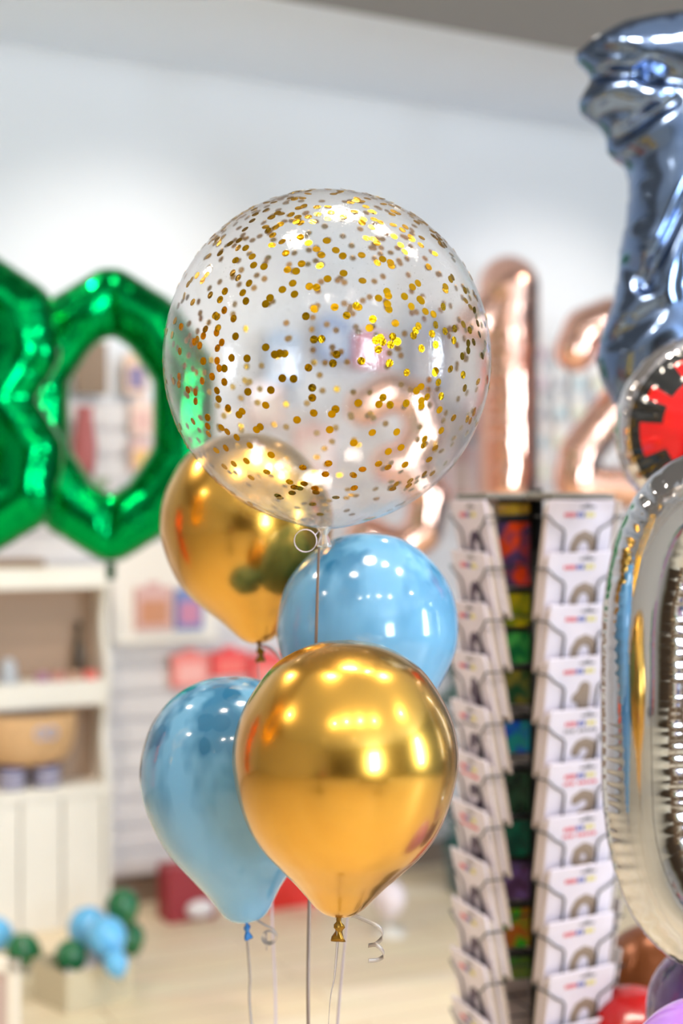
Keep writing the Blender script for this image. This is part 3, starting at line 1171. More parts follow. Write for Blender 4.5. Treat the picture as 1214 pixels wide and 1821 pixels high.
def make_packet(parent_loc, R, label, group, digit, detail, header=m_card, dark=False, th=0.006):
    t = thing('balloon_packet', label, 'balloon packet', parent_loc, group=group)
    t.rotation_euler = R.to_euler()
    bm = bmesh.new()
    packet_mesh(bm, PW, PHT, th)
    crd = bm_obj('card', bm, m_card if detail else m_bag, t)
    if detail:
        y = -th / 2 - 0.0006
        # slot for hanging
        bm = bmesh.new()
        add_box(bm, (0.012, y, -0.012), (0.034, 0.0008, 0.004))
        add_box(bm, (0.012, y, -0.009), (0.012, 0.0008, 0.005))
        bm_obj('hang_slot', bm, INKS[3], crd)
        # small coloured lettering
        bm = bmesh.new()
        x = -0.040
        for i, (wd, mi) in enumerate(((.007, 0), (.005, 0), (.007, 0), (.004, 0), (.009, 1), (.009, 1), (.004, 2), (.009, 2), (.006, 2))):
            add_box(bm, (x + wd / 2, y, -0.027), (wd * .72, 0.0008, 0.009 if i % 3 else 0.0075), None, 0, mi)
            x += wd + 0.0012
        if digit in '2358':
            x = -0.040
            for i in range(9):
                wd = 0.004 + 0.003 * ((i * 7) % 3)
                if i != 3:
                    add_box(bm, (x + wd / 2, y, -0.041), (wd * .75, 0.0008, 0.006), None, 0, 3 if digit in '25' else 0)
                x += wd + 0.0016
        bm_obj('lettering', bm, INKS, crd)
        # printed numeral
        k = 0.11 / 0.88
        st = [([(x2 * k * 1.15, y2 * k) for x2, y2 in pts], r * k) for pts, r in DIG.get(digit, DIG['0'])]
        o = foil_mesh('printed_numeral', m_purple if dark else m_num, crd, strokes=st, R=0.014, T=0.0012, cell=0.0035, pucker=0, noise_amp=0)
        o.location = (0.012, y + 0.0004, -0.106)
        if not dark:
            bm = bmesh.new()
            add_box(bm, (0, y + 0.0002, -0.205), (PW * .96, 0.0008, 0.012))
            bm_obj('foot_print', bm, m_num, crd)
    return t


for nm, a in FACES.items():
    n = Vector((math.cos(a), math.sin(a), 0))
    sdir = Vector((-math.sin(a), math.cos(a), 0))   # to the right when looking along -n
    near = nm in ('right', 'left')
    for r_ in range(ROWS):
        zt = 1.522 - STEP * r_
        jit = (random.random() - 0.5)
        # front packet of the pocket, leaning out at the top
        lean = math.radians(11)
        basis = Matrix((sdir, -n, Vector((0, 0, 1)))).transposed()
        R = basis.to_4x4() @ Matrix.Rotation(lean, 4, 'X') @ Matrix.Rotation(math.radians(jit * 3), 4, 'Y')
        loc = POLE + n * (RF + 0.004) + sdir * jit * 0.008 + Vector((0, 0, zt))
        if near or r_ < 12:
            side = {'right': 'right-hand column', 'left': 'left-hand column', 'rear left': 'far left side', 'rear right': 'far right side'}[nm]
            if near:
                make_packet(loc, R, '%s white balloon packet from the top in the rack\'s %s' % (ROWN[r_], side), 'white balloon packets in the rack', NUMS[r_] if NUMS[r_] in DIG else '0', True, dark=(nm == 'left'))
                back_n = 2
            else:
                make_packet(loc, R, '%s pale balloon packet from the top on the rack\'s %s' % (ROWN[r_], side), 'pale balloon packets on the far sides of the rack', '0', False)
                back_n = 0
            for q in range(back_n):
                l2 = loc - n * (0.0066 * (q + 1)) + Vector((0, 0, -0.006 * (q + 1)))
                make_packet(l2, R, '%s packet behind the %s white one in the rack\'s %s' % (('next', 'rearmost')[q], ROWN[r_], side), 'spare packets behind the front ones in the rack', '0', False)
        # wire holder
        zf = zt - 0.028
        f = n * (RF + 0.004 - 0.006) - POLE * 0
        out = 0.012
        def W(sx, out_, zz):
            return n * (RF + out_) + sdir * sx + Vector((0, 0, zz))
        hw = PW / 2 + 0.006
        def on(sx, zz):      # point just in front of the leaning card face
            return W(sx, 0.010 - (zt - zz) * math.tan(lean) + 0.001, zz)
        paths = []
        for sg in (-1, 1):
            paths.append([W(sg * hw, -0.035, zf - 0.002), W(sg * hw, 0.006, zf - 0.002), on(sg * (hw - 0.004), zf - 0.004), on(sg * (hw - 0.018), zf - 0.016), on(sg * 0.042, zf - 0.026), on(sg * 0.038, zf - 0.034),
                          on(sg * 0.038, zf - 0.075)])
        paths.append([on(-0.038, zf - 0.075), on(0.038, zf - 0.075)])
        paths.append([W(-hw, -0.035, zf - 0.002), W(hw, -0.035, zf - 0.002)])
        paths.append([W(0, -0.035, zf - 0.002), n * 0.01 + Vector((0, 0, zf - 0.002))])
        tube_obj('wire_holder', paths, 0.0019, m_wire, rack, 6)

# bright packets hanging in the gap between the two columns
CW = [('yellow and black striped', '#E0A818', '#F0C020', 905, 22), ('orange and purple', '#FF4A10', '#60406E', 985, 120), ('yellow and olive', '#C8B408', '#7E8A10', 1085, 66), ('lime green', '#48B050', '#0C6A38', 1152, 62),
      ('gold and green', '#8A8030', '#1E5030', 1222, 66), ('bright blue and teal', '#1060E0', '#18A0A0', 1310, 62), ('dark green', '#1A3428', '#2A5038', 1410, 80), ('teal green', '#0A6A50', '#0C4A3C', 1490, 70),
      ('lilac purple', '#7A5AA0', '#5A3A60', 1565, 72), ('green and orange', '#30B020', '#C06818', 1648, 76), ('moss green', '#3A7A30', '#6A8030', 1720, 44)]
for i, (nm, c1, c2, yc, hh) in enumerate(CW):
    m = mat('packet_' + nm.replace(' ', '_'), c1, 0.2, coat=0.8)
    nt = m.node_tree
    b = nt.nodes['Principled BSDF']
    tc = nt.nodes.new('ShaderNodeTexCoord')
    no = nt.nodes.new('ShaderNodeTexNoise')
    no.inputs['Scale'].default_value = 26
    no.inputs['Detail'].default_value = 1
    mx = nt.nodes.new('ShaderNodeMix')
    mx.data_type = 'RGBA'
    rp = nt.nodes.new('ShaderNodeValToRGB')
    rp.color_ramp.elements[0].position = 0.42
    rp.color_ramp.elements[1].position = 0.58
    nt.links.new(tc.outputs['Object'], no.inputs['Vector'])
    nt.links.new(no.outputs['Fac'], rp.inputs[0])
    nt.links.new(rp.outputs[0], mx.inputs[0])
    mx.inputs[6].default_value = lin(c1)
    mx.inputs[7].default_value = lin(c2)
    nt.links.new(mx.outputs[2], b.inputs['Base Color'])
    d = 2.765
    p = px(917, yc, d)
    hm = hh / FPX * d * 0.96
    t = thing('foil_packet', nm + ' glossy packet hanging between the two columns of the rack', 'party packet', p, math.radians(8), 'bright packets hanging inside the rack')
    bm = bmesh.new()
    add_box(bm, (0, 0, 0), (0.078, 0.012, hm), None, 0.004)
    po = bm_obj('pouch', bm, m, t)
    bm = bmesh.new()
    add_box(bm, (0, -0.002, hm / 2 + 0.003), (0.072, 0.011, 0.010), None, 0.001)
    bm_obj('header_strip', bm, m_black, po)
for (_, _, _, yc, hh) in CW:
    zh = px(917, yc - hh / 2 - 4, 2.765).z + 0.006
    tube_obj('packet_hook', [[(0, -0.005, zh), (-0.039, 0.0125, zh)]], 0.002, m_black, rack, 6)

# ------------------------------------------------------------------ white shelf unit at the left
m_white = mat('white_painted_wood', '#E9E4DA', 0.5, var=(8, 0.03, (1, 1, 0.2)))
m_inner = mat('taupe_back_board', '#A58A74', 0.6)
UR = -0.857 * U.x + 5.2 * U.y          # u of the right front corner
VF = -0.857 * V.x + 5.2 * V.y          # v of the front
uL, uR, vF, vK = UR - 1.25, UR, VF, V0 - 0.07
un = thing('shelf_unit', 'white wooden shelf unit with open shelves under the green number balloons', 'shelf unit', uv((uL + uR) / 2, (vF + vK) / 2, 0), UA)
W2, D2 = (uR - uL) / 2, (vK - vF) / 2


def lb(name, x0, x1, y0, y1, z0, z1, m, bev=0.002, parent=un):
    bm = bmesh.new()
    add_box(bm, ((x0 + x1) / 2, (y0 + y1) / 2, (z0 + z1) / 2), (x1 - x0, y1 - y0, z1 - z0), None, bev)
    return bm_obj(name, bm, m, parent)


lb('back_board', -W2, W2, D2 - 0.015, D2, 0.0, 1.30, m_inner)
lb('top_board', -W2, W2, -D2 - 0.01, D2, 1.225, 1.30, m_white)
lb('shelf_board', -W2, W2, -D2 - 0.01, D2, 0.80, 0.89, m_white)
lb('shelf_board', -W2, W2, -D2 - 0.01, D2, 0.47, 0.51, m_white)
# side panels with a scalloped front edge
for sx in (-1, 1):
    prof = []
    for k in range(49):
        zz = 1.30 * k / 48
        if zz < 0.5:
            yy = -D2 - 0.012
        else:
            yy = -D2 - 0.012 - 0.050 * max(0, math.sin((zz - 0.5) / 0.40 * PI)) ** 0.8 if False else -D2 - 0.012 + 0.045 * (0.5 - 0.5 * math.cos((zz - 0.5) / 0.4 * 2 * PI))
        prof.append((yy, zz))
    verts, faces = [], []
    x0 = sx * W2
    for xx in (x0 - 0.012, x0 + 0.012):
        for (yy, zz) in prof:
            verts.append((xx, yy, zz))
            verts.append((xx, D2, zz))
    n2 = len(prof) * 2
    for k in range(len(prof) - 1):
        a = 2 * k
        faces.append((a, a + 2, a + 3, a + 1))
        faces.append((n2 + a, n2 + a + 1, n2 + a + 3, n2 + a + 2))
        faces.append((a, n2 + a, n2 + a + 2, a + 2))
        faces.append((a + 1, a + 3, n2 + a + 3, n2 + a + 1))
    faces.append((0, 1, n2 + 1, n2))
    faces.append((n2 - 2, 2 * n2 - 2, 2 * n2 - 1, n2 - 1))
    mesh_obj('side_panel', verts, faces, m_white, un, smooth=False)
# plank front below
bm = bmesh.new()
npl = 8
for k in range(npl):
    x0 = -W2 + 0.014 + k * (2 * W2 - 0.028) / npl
    w = (2 * W2 - 0.028) / npl
    add_box(bm, (x0 + w / 2, -D2 + 0.006, 0.235), (w - 0.006, 0.018, 0.47), None, 0.003)
bm_obj('plank_front', bm, m_white, un)

UM = un.matrix_basis


def on_unit(x, y, z):
    return uv((uL + uR) / 2 + x, (vF + vK) / 2 + y, z)


# woven belly basket on two striped spools, on the lower shelf
m_wick = mat('tan_wicker', '#D2A878', 0.7, bump=(90, 0.8), var=(40, 0.25))
xb = W2 - 0.27
t = thing('woven_basket', 'tan woven basket with a pale double ring emblem on the lower shelf', 'basket', on_unit(xb, -0.02, 0.51), UA)
prof = [(0, .085), (.09, .085), (.13, .10), (.155, .15), (.165, .20), (.165, .262), (.158, .266), (.152, .26), (.15, .20), (.13, .13), (.08, .105), (0, .105)]
lathe_obj('bowl', prof, m_wick, t, 48, warp=lambda x, y, z: (x * 1.02, y * 0.62, z))
for dx in (-0.02, 0.02):
    ring = [(0.03 + dx + 0.017 * math.cos(a), -0.102 + 0.0, 0.205 + 0.02 * math.sin(a)) for a in np.linspace(0, 2 * PI, 20)]
    tube_obj('emblem_ring', [ring], 0.005, mat('pale_blue_thread', '#A9AFCB', 0.6), t, 6)
for i, dx in enumerate((-0.07, 0.055)):
    s_ = thing('ribbon_spool', ('left' if i == 0 else 'right') + ' navy and white striped spool under the woven basket', 'ribbon spool', on_unit(xb + dx, -0.03, 0.51), UA,
               'striped spools under the basket')
    lathe_obj('core', [(0, 0), (.045, 0), (.047, .01), (.047, .072), (.045, .083), (0, .083)], mat('navy_yarn', '#3C3C70', 0.6), s_, 32)
    bm = bmesh.new()
    for zz in (0.018, 0.040, 0.062):
        bmesh.ops.create_cone(bm, cap_ends=True, segments=32, radius1=0.0485, radius2=0.0485, depth=0.009, matrix=Matrix.Translation((0, 0, zz)))
    bm_obj('white_stripe', bm, mat('white_yarn', '#D8D4E4', 0.6), s_)

# small things on the upper shelf
zs = 0.89
t = thing('figurine', 'small silver grey crumpled ornament on the upper shelf', 'ornament', on_unit(W2 - 0.355, -0.04, zs), UA)
lathe_obj('body', [(0, 0), (.03, 0), (.036, .02), (.028, .045), (.03, .06), (.018, .085), (0, .09)], mat('silver_grey_glaze', '#B9BEC6', 0.3, bump=(60, 0.5)), t, 24)
lathe_obj('foot', [(0, 0), (.04, 0), (.04, .006), (.0, .008)], mat('silver_grey_glaze', '#B9BEC6'), t, 24)
t = thing('blue_box', 'dark blue box at the left end of the upper shelf', 'box', on_unit(W2 - 0.455, -0.04, zs), UA)
lb('body', -0.04, 0.04, -0.03, 0.03, 0, 0.05, mat('dark_blue_card', '#124A78', 0.5), 0.002, t)
lb('lid', -0.042, 0.042, -0.032, 0.032, 0.05, 0.062, mat('dark_blue_card', '#124A78', 0.5), 0.002, t)
for i, (dx, c, nm) in enumerate(((-0.235, '#B0809A', 'mauve'), (-0.175, '#C98A80', 'dusty pink'), (-0.115, '#C9A08A', 'beige'), (-0.055, '#F07A70', 'coral red'))):
    t = thing('candle_tin', nm + ' candle tin in the row on the upper shelf', 'candle', on_unit(W2 + dx, -0.05, zs), UA, 'candle tins on the upper shelf')
    lathe_obj('tin', [(0, 0), (.024, 0), (.025, .003), (.025, .02), (.0235, .022), (0, .022)], mat('tin_' + nm.replace(' ', '_'), c, 0.5), t, 24)
    lathe_obj('lid', [(0, .022), (.0255, .022), (.0255, .028), (.023, .031), (0, .031)], mat('tin_' + nm.replace(' ', '_'), c), t, 24)
t = thing('bottle', 'dark olive bottle leaning in the right corner of the upper shelf', 'bottle', on_unit(W2 - 0.075, 0.03, zs), UA)
m_ol = mat('dark_olive_glass', '#4A3F30', 0.3)
lathe_obj('body', [(0, 0), (.022, 0), (.024, .01), (.024, .10), (.010, .14), (.009, .18), (0, .18)], m_ol, t, 24)
lathe_obj('cap', [(0, .18), (.011, .18), (.011, .205), (0, .206)], m_black, t, 20)
# on the top board
t = thing('wooden_tray', 'brown wooden tray lying on top of the shelf unit behind the green digits', 'tray', on_unit(W2 - 0.42, 0.02, 1.30), UA)
lb('floor', -0.2, 0.2, -0.06, 0.06, 0, 0.008, mat('brown_wood', '#8A7058', 0.6), 0.002, t)
for yy in (-0.06, 0.055):
    lb('rim', -0.2, 0.2, yy, yy + 0.005, 0, 0.03, mat('brown_wood', '#8A7058'), 0.001, t)

# white arched display panel right of the unit
t = thing('arched_panel', 'cream arched display board on the product wall right of the shelf unit', 'display board', uv(UR + 0.22, V0 - 0.075, 1.02), UA)
pts = [(-0.16, 0.0), (0.26, 0.0), (0.26, 0.26)] + [(0.05 + 0.21 * math.cos(a), 0.26 + 0.11 * math.sin(a)) for a in np.linspace(0, PI, 16)[1:-1]] + [(-0.16, 0.26)]
verts = [(x, -0.012, y) for x, y in pts] + [(x, 0.0, y) for x, y in pts]
n_ = len(pts)
faces = [tuple(range(n_)), tuple(reversed(range(n_, 2 * n_)))] + [(k, n_ + k, n_ + (k + 1) % n_, (k + 1) % n_) for k in range(n_)]
mesh_obj('board', verts, faces, mat('cream_board', '#EFE6DC', 0.5), t, smooth=False)
lb('shelf_lip', -0.16, 0.26, -0.05, 0.0, -0.015, 0.0, m_white, 0.002, t)


# ------------------------------------------------------------------ goods on the product wall
def at_wall(x, y, off=0.075):
    """where the line of sight meets the face of the product wall"""
    d = (px(x, y, 1.0) - Vector((0, 0, CAMZ)))
    s = (V0 - off) / d.dot(V)
    p = Vector((0, 0, CAMZ)) + d * s
    return p


def pack(x, y, w, h, c1, c2, label, group, th=0.03):
    p = at_wall(x, y)
    dd = p.y
    wm, hm = w / FPX * dd / 0.95, h / FPX * dd
    t = thing('product_pack', label, 'product pack', p, UA, group)
    m1 = mat('pack_' + c1, c1, 0.35, coat=0.3)
    m2 = mat('pack_' + c2, c2, 0.35, coat=0.3)
    bm = bmesh.new()
    add_box(bm, (0, -th / 2, 0), (wm, th, hm), None, 0.003)
    ct = bm_obj('carton', bm, m1, t)
    bm = bmesh.new()
    add_box(bm, (0, -th - 0.001, -hm * 0.08), (wm * 0.72, 0.003, hm * 0.55), None, 0.001)
    bm_obj('front_print', bm, m2, ct)
    bm = bmesh.new()
    add_box(bm, (0, -th / 2, hm / 2 + 0.008), (wm * 0.35, 0.004, 0.02))
    bm_obj('hang_tab', bm, m1, t)
    return t


GW = 'packs on the white product wall'
pack(270, 1082, 66, 76, '#D8A8A0', '#C9855A', 'pink pack with an orange print left of the rear gold balloon', GW)
pack(332, 1084, 50, 72, '#6F7EB8', '#C77A9A', 'blue and pink pack half hidden by the rear gold balloon', GW)
for i, (x, y, w, h, c1, c2, nm) in enumerate((
        (335, 1192, 66, 60, '#F0857C', '#F6B0A8', 'pale coral pack above the lower blue balloon'),
        (405, 1180, 66, 44, '#EE3A36', '#F46A5C', 'bright red pack above the lower blue balloon'),
        (470, 1195, 56, 64, '#F0413C', '#F5857A', 'red pack beside the knot of the rear gold balloon'))):
    pack(x, y, w, h, c1, c2, nm, 'red packs on the product wall')
for i, (x, y, w, h, c1, c2, nm) in enumerate((
        (238, 668, 40, 70, '#E0BBA0', '#7C6C90', 'beige and violet pack, upper one seen through the green zero'),
        (248, 745, 38, 60, '#E8C8B8', '#D8A89C', 'pale pink pack, middle one seen through the green zero'),
        (246, 812, 36, 56, '#D8B0A8', '#E0B060', 'pink and ochre pack, lowest one seen through the green zero'))):
    pack(x, y, w, h, c1, c2, nm, GW)
pals = [('#F4EEF0', '#CBB8C8', 'lilac'), ('#F3F0EE', '#B8D4E0', 'pale blue'), ('#F6EFEA', '#F0C8B8', 'peach'), ('#F2F2F2', '#BCC0CC', 'grey'), ('#F5EEE6', '#D8DCC8', 'pale green')]
k = 0
RN = ['top', 'second', 'third', 'fourth', 'bottom']
for rI, y in enumerate((628, 680, 732, 784, 836)):
    for cI, x in enumerate((958, 992, 1026, 1062)):
        if rI == 0 and cI == 3:
            continue
        c1, c2, nm = pals[(k * 3 + rI) % 5]
        pack(x, y, 26, 38, c1, c2, '%s printed white card, %s row, %s column between the rose gold digits' % (nm, RN[rI], ['first', 'second', 'third', 'last'][cI]), 'small white cards on the product wall', 0.015)
        k += 1
for (x, y, w, h, c1, c2, nm) in ((500, 640, 62, 90, '#AFC2DC', '#D4DCEA', 'pale blue pack seen through the middle of the confetti balloon'),
                                 (590, 605, 60, 74, '#8FA6D0', '#C4CEE4', 'sky blue pack seen through the middle of the confetti balloon'),
                                 (655, 625, 62, 60, '#E67A90', '#F0B8C4', 'rose pink pack seen through the confetti balloon'),
                                 (760, 640, 66, 100, '#C8D0E4', '#EEF0F8', 'pale lilac pack seen through the right of the confetti balloon'),
                                 (470, 720, 60, 70, '#E6C9C4', '#F0E2DC', 'blush pack low behind the confetti balloon'),
                                 (555, 800, 70, 80, '#F0C6C2', '#F6E6E0', 'light pink pack behind the lower part of the confetti balloon'),
                                 (815, 840, 56, 90, '#EBCFD2', '#F6E8EA', 'pale pink pack between the confetti balloon and the rack'),
                                 (835, 740, 40, 70, '#E8D8E0', '#D8C0D0', 'mauve pack right beside the confetti balloon')):
    pack(x, y, w, h, c1, c2, nm, GW)

# things seen through the hole of the green zero, standing on the wall's shelf
p0 = at_wall(150, 850, 0.16)
t = thing('wall_shelf', 'narrow grey green wall shelf seen through the hole of the green zero', 'wall shelf', p0, UA)
lb('board', -0.10, 0.07, -0.07, 0.095, -0.04, 0.0, mat('sage_box', '#8E9B84', 0.6), 0.002, t)
lb('bracket', -0.02, 0.0, 0.02, 0.095, -0.10, -0.04, m_white, 0.001, t)
t = thing('vase', 'dusty red vase on the small grey green wall shelf', 'vase', p0 + Vector((0, 0, 0.0)), UA)
lathe_obj('body', [(0, 0), (.03, 0), (.042, .05), (.045, .12), (.035, .19), (.03, .24), (.035, .26), (.03, .262), (.02, .2), (0, .05)], mat('dusty_red_glaze', '#B06060', 0.4), t, 32)
lathe_obj('foot', [(0, 0), (.034, 0), (.034, .008), (0, .008)], mat('dusty_red_glaze', '#B06060'), t, 24)
q0 = at_wall(160, 655, 0.075)
t = thing('picture_board', 'brown board on the wall above the dusty red vase', 'board', q0, UA)
lb('panel', -0.06, 0.06, -0.02, 0.0, -0.10, 0.10, mat('brown_board', '#8B7460', 0.6), 0.002, t)
lb('frame', -0.065, 0.065, -0.024, -0.02, 0.095, 0.105, m_white, 0.001, t)


# ------------------------------------------------------------------ on the floor
def floor_pt(x, y):
    d = FPX * CAMZ / (y - HZ)
    return px(x, y, d)


m_box = mat('cream_cardboard', '#CDC2A6', 0.6)
bc = Vector((-0.800, 4.40, 0))
t = thing('cardboard_box', 'open cream box on the floor filled with small green and blue balloons', 'box', bc, math.radians(42))
BW, BD, BH = 0.235, 0.20, 0.12
for nm, c, s in (('side', (0, -BD / 2, BH / 2), (BW, .004, BH)), ('side', (0, BD / 2, BH / 2), (BW, .004, BH)),
                 ('side', (-BW / 2, 0, BH / 2), (.004, BD, BH)), ('side', (BW / 2, 0, BH / 2), (.004, BD, BH)), ('bottom', (0, 0, .003), (BW, BD, .005))):
    box(nm, c, s, m_box, t)
t2 = thing('paper_sheet', 'white folded paper sheet leaning in the cream box', 'paper', bc + Vector((0.0, -0.03, 0.055)), math.radians(42))
mesh_obj('sheet', [(-.08, -.02, .02), (.075, -.03, .055), (.06, .0, .075), (0, .02, .12), (-.08, -.018, .018), (.075, -.028, .053), (.06, .002, .073), (0, .022, .118)],
         [(0, 1, 2, 3), (7, 6, 5, 4), (0, 4, 5, 1), (1, 5, 6, 2), (2, 6, 7, 3), (3, 7, 4, 0)], mat('white_paper', '#DCD6D8', 0.6), t2, smooth=False)
m_gl = mat('dark_green_latex', '#0B6B3C', 0.12, coat=0.5)
m_sb = mat('sky_blue_latex', '#6CC0F4', 0.12, coat=0.5, sss=0.1)
m_sk = mat('knot_dark', '#0A5030', 0.4)
SM = [
    (218, 1613, 4.55, .050, m_gl, 'small dark green balloon on top of the pile in the cream box'),
    (158, 1652, 4.55, .060, m_sb, 'small sky blue balloon at the upper left of the pile in the box'),
    (190, 1668, 4.37, .056, m_sb, 'small sky blue balloon in the middle of the pile in the box'),
    (230, 1668, 4.60, .046, m_gl, 'small dark green balloon at the right end of the box'),
    (127, 1703, 4.38, .047, m_gl, 'small dark green balloon at the front left corner of the box'),
    (206, 1714, 4.28, .034, m_sb, 'pale blue balloon peeping over the front edge of the box'),
    (42, 1690, 4.60, .050, m_gl, 'small dark green balloon on the floor left of the box'),
    (-8, 1662, 4.72, .052, m_sb, 'small sky blue balloon cut off by the left edge'),
]
for (x, y, d, r, m, lb_) in SM:
    r *= 1.12
    c = px(x, y, d)
    low = Vector((0.35, -0.15, -1)).normalized() if x > 60 else Vector((0.6, 0.2, -0.4)).normalized()
    H = r * 2.25
    base = c + low * H * 0.53
    latex(lb_, ROUND_P, H, m, m_sk, base, c, group='small balloons around the cream box', ks=0.5, seg=40)
# white framed board at the lower left corner
t = thing('poster_stand', 'white framed board standing at the lower left corner of the view', 'frame', px(-22, 1821, 3.55) * 1.0, math.radians(-12))
zb = t.location.z
t.location.z = 0
hh = px(0, 1702, 3.55).z
for nm, c, s in (('rail', (0, 0, hh - .018), (.17, .02, .036)), ('stile', (.07, 0, hh / 2), (.03, .02, hh)), ('stile', (-.07, 0, hh / 2), (.03, .02, hh)), ('rail', (0, 0, .02), (.17, .02, .04))):
    box(nm, c, s, m_white, t, bev=0.002)
box('panel', (0, .004, hh / 2), (.12, .008, hh - .06), mat('mauve_card', '#C8B4B0', 0.6), t)

# red and white items at the foot of the wall
p = at_wall(330, 1560, 0.28)
t = thing('gift_bag', 'dark red bag with a white round base on the floor behind the lower blue balloon', 'bag', (p.x, p.y, 0), UA)
lb('body', -0.09, 0.10, -0.06, 0.06, 0.0, 0.20, mat('dark_red_card', '#9A2C36', 0.5), 0.004, t)
lathe_obj('disc', [(0, -.004), (.05, -.004), (.055, .01), (.05, .024), (0, .03)], mat('white_enamel', '#EDE8EA', 0.3), t, 32, warp=lambda x, y, z: (x + 0.03, -0.062 - z, y * 0.6 + 0.045))
p = at_wall(515, 1560, 0.28)
t = thing('gift_box', 'bright red box on the floor between the blue and gold balloons', 'box', (p.x, p.y, 0), UA)
lb('body', -0.14, 0.10, -0.07, 0.07, 0.0, 0.10, mat('bright_red_card', '#E03028', 0.4), 0.004, t)
lb('lid', -0.145, 0.105, -0.075, 0.075, 0.10, 0.135, mat('bright_red_card', '#E03028'), 0.004, t)
c = px(692, 1600, 4.6)
c.z = 0.125
d_ = 2529 * (1.5 - 0.125) / (1600 - 911)
c = Vector(((692 - 607) / FPX * d_, d_, 0.07 + 0.055))
latex('white and pink printed balloon on the floor under the gold balloon', ROUND_P, 0.14, mat('white_pink_latex', '#F0DDE2', 0.2, var=(14, 0.25)), mat('white_knot', '#E8D8DC', 0.4),
      (c.x, c.y, 0.055), None, ks=0.5, seg=40)
t = thing('display_stand', 'low white plinth under the white and pink balloon', 'plinth', (c.x, c.y, 0), UA)
lathe_obj('plate', [(0, 0), (.06, 0), (.06, .012), (.02, .016), (.015, .035), (0, .035)], m_white, t, 32)
# dark foliage and teal things between the bunch and the rack
m_leaf = mat('dark_teal_leaf', '#1F5A50', 0.5, var=(30, 0.4))
pc = at_wall(835, 1520, 0.45)
t = thing('potted_plant', 'dark teal leafy plant in a pot behind the gold balloon, left of the rack', 'plant', (pc.x, pc.y, 0))
lathe_obj('pot', [(0, 0), (.08, 0), (.11, .20), (.115, .205), (.105, .20), (.08, .15), (0, .15)], mat('grey_teal_pot', '#55707A', 0.5), t, 32)
rl = random.Random(5)
verts, faces = [], []
for k in range(170):
    a = rl.uniform(0, 2 * PI)
    hgt = rl.uniform(0.2, 0.95)
    rad_ = 0.05 + 0.17 * rl.random()
    base = Vector((rad_ * math.cos(a), rad_ * math.sin(a), hgt))
    di = Vector((math.cos(a), math.sin(a), rl.uniform(-.3, .6))).normalized()
    sd_ = di.cross(Vector((0, 0, 1))).normalized()
    ln, wd = rl.uniform(.07, .13), rl.uniform(.018, .03)
    up = sd_.cross(di) * 0.003
    b0 = len(verts)
    for (f_, w_) in ((0, .1), (.3, .9), (.6, 1), (.85, .5), (1, .02)):
        for s_ in (-1, 1):
            verts.append(base + di * ln * f_ + sd_ * wd * w_ * s_ - Vector((0, 0, 0.05 * f_ * f_)))
    for q in range(4):
        faces.append((b0 + 2 * q, b0 + 2 * q + 1, b0 + 2 * q + 3, b0 + 2 * q + 2))
mesh_obj('foliage', verts, faces, m_leaf, t)
stems = [[(0, 0, .14), (0.04 * math.cos(a), 0.04 * math.sin(a), .5), (.09 * math.cos(a), .09 * math.sin(a), .9)] for a in (0, 1.3, 2.6, 3.9, 5.2)]
tube_obj('stem', stems, 0.006, mat('stem_green', '#34503A', 0.6), t, 6)
pf = floor_pt(772, 1530)
t = thing('ball', 'grey and white ball on the floor in front of the plant pot', 'ball', (pf.x, pf.y, 0.0))
lathe_obj('shell', [(0.045 * math.sin(a) if 0 < k < 20 else 0, 0.045 - 0.045 * math.cos(a)) for k, a in enumerate(np.linspace(0, PI, 21))], mat('off_white_ball', '#D0C8C0', 0.4), t, 32)

# balloons at the lower right corner
m_lil = mat('lilac_latex', '#B07CDC', 0.12, coat=0.5, sss=0.1)
m_dpl = mat('deep_violet_clear_latex', '#6A4C86', 0.08, coat=0.6, trans=0.35)
latex('glossy lilac balloon at the lower right corner', ROUND_P, 0.27, m_lil, m_lil, px(1258, 2130, 1.95), px(1260, 1700, 1.95), group='balloons at the lower right corner')
latex('dark translucent violet balloon behind the lilac one at the right edge', ROUND_P, 0.26, m_dpl, m_dpl, px(1276, 1965, 2.25), px(1276, 1600, 2.25), group='balloons at the lower right corner')
latex('bronze brown balloon under the silver zero, right of the rack', ROUND_P, 0.30, mat('bronze_latex', '#7A4018', 0.3, metal=0.4), m_goldk, px(1165, 1900, 3.0), px(1165, 1500, 3.0), group='balloons at the lower right corner')
latex('red balloon at the bottom right, between rack and violet balloon', ROUND_P, 0.27, mat('red_latex', '#A80C0C', 0.2, coat=0.3), m_goldk, px(1125, 2010, 2.7), px(1125, 1700, 2.7), group='balloons at the lower right corner')

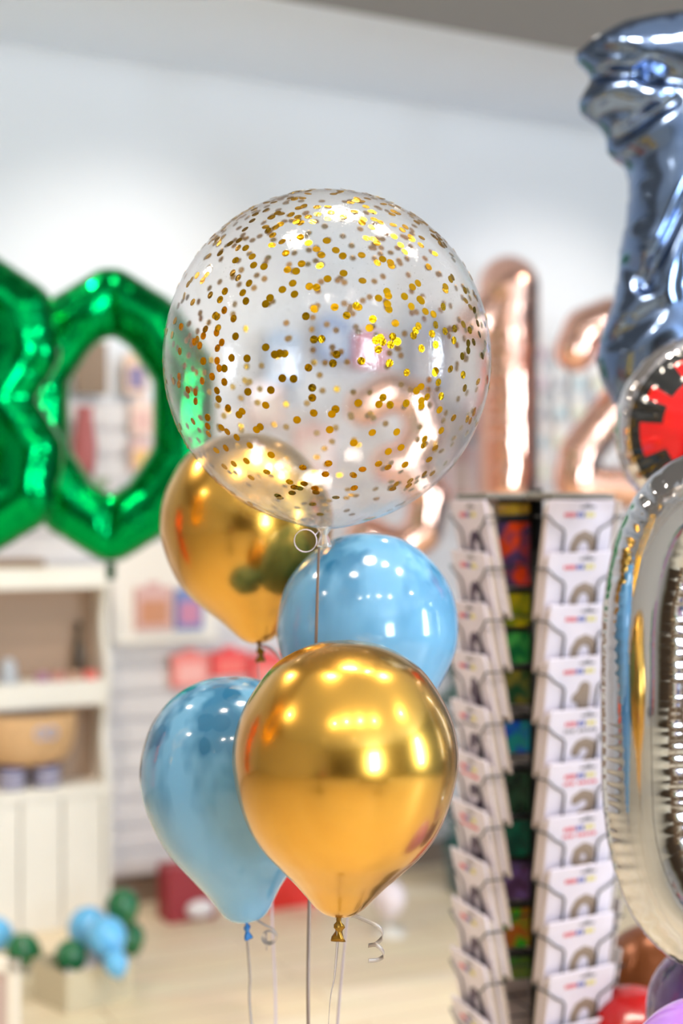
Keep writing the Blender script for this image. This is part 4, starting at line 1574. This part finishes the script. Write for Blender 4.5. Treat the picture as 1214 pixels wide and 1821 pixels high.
# unseen things added beside and behind the camera for the chrome balloons to mirror
m_or = foil('orange_foil', '#FF5A10', 0.2)
m_yl = foil('yellow_foil', '#FFB400', 0.2)
for (dg, lb_, m, c, yaw, s_) in (('1', 'unseen orange foil one added left of the bunch for reflections', m_or, (-1.35, 2.35, 1.30), 60, 1),
                                 ('0', 'unseen yellow foil zero added beside the orange one for reflections', m_yl, (-1.15, 1.75, 1.75), 70, 2)):
    number_balloon(dg, lb_, m, c, math.radians(yaw), 0.8, 'unseen bright foil digits added left of the bunch', s_, cell=0.02)  # out of view, added as orange and yellow reflections
t = thing('unseen_shelving', 'unseen dark brown shelving added on the wall behind the camera for reflections', 'shelving', uv(-2.1, VB + 0.22, 0), UA)  # out of view, added as a brown band in the reflections
m_dk = mat('mid_brown_wood', '#6A5238', 0.5)
lb('back_board', -1.8, 1.8, -0.2, -0.18, 0, 2.3, m_dk, 0, t)
for zz in (0.1, 0.6, 1.1, 1.6, 2.1):
    lb('shelf_board', -1.8, 1.8, -0.18, 0.2, zz, zz + 0.03, m_dk, 0, t)
t = thing('counter', 'unseen dark wooden counter added behind the camera by the shop window for reflections', 'counter', uv(0.9, -2.6, 0), UA)  # out of view, added for the balloons to reflect
lb('cabinet', -1.0, 1.0, -0.3, 0.3, 0, 0.9, m_dk, 0.01, t)
lb('worktop', -1.05, 1.05, -0.34, 0.34, 0.9, 0.94, mat('pale_worktop', '#C9A66E', 0.4), 0.005, t)

for (tx, ty, r_, c_, lb_) in ((-1.15, -0.55, 0.42, '#4A3A2C', 'unseen round dark wooden table added left behind the camera for reflections'), (1.35, -0.25, 0.38, '#B8A890', 'unseen round pale table added right behind the camera for reflections')):
    t = thing('unseen_table', lb_, 'table', (tx, ty, 0))  # tables added to break up the horizon mirrored in the balloons
    m = mat('table_' + c_, c_, 0.5)
    lathe_obj('table_top', [(0, .78), (r_, .78), (r_ + .005, .79), (r_, .81), (0, .81)], m, t, 48)
    lathe_obj('pedestal', [(0, 0), (.22, 0), (.22, .02), (.05, .04), (.04, .70), (.10, .78), (0, .78)], m, t, 32)
    for k in range(5):
        a = k * 1.3
        c = ('#C0392B', '#20507A', '#E8E0D0', '#2E7D4F', '#A05A90')[k]
        g = thing('gift_box', ('red', 'blue', 'cream', 'green', 'mauve')[k] + ' gift box added for reflections on the ' + ('dark' if tx < 0 else 'pale') + ' display table, unseen behind the camera', 'box',
                  (tx + r_ * .55 * math.cos(a), ty + r_ * .55 * math.sin(a), .81), a, 'unseen gift boxes added behind the camera')  # boxes added with the tables, only for the reflections
        hh_ = 0.10 + 0.05 * k
        lb('body', -.06, .06, -.06, .06, 0, hh_, mat('gift_' + c, c, 0.5), 0.002, g)
        lb('lid', -.063, .063, -.063, .063, hh_, hh_ + .02, mat('gift_' + c, c), 0.002, g)
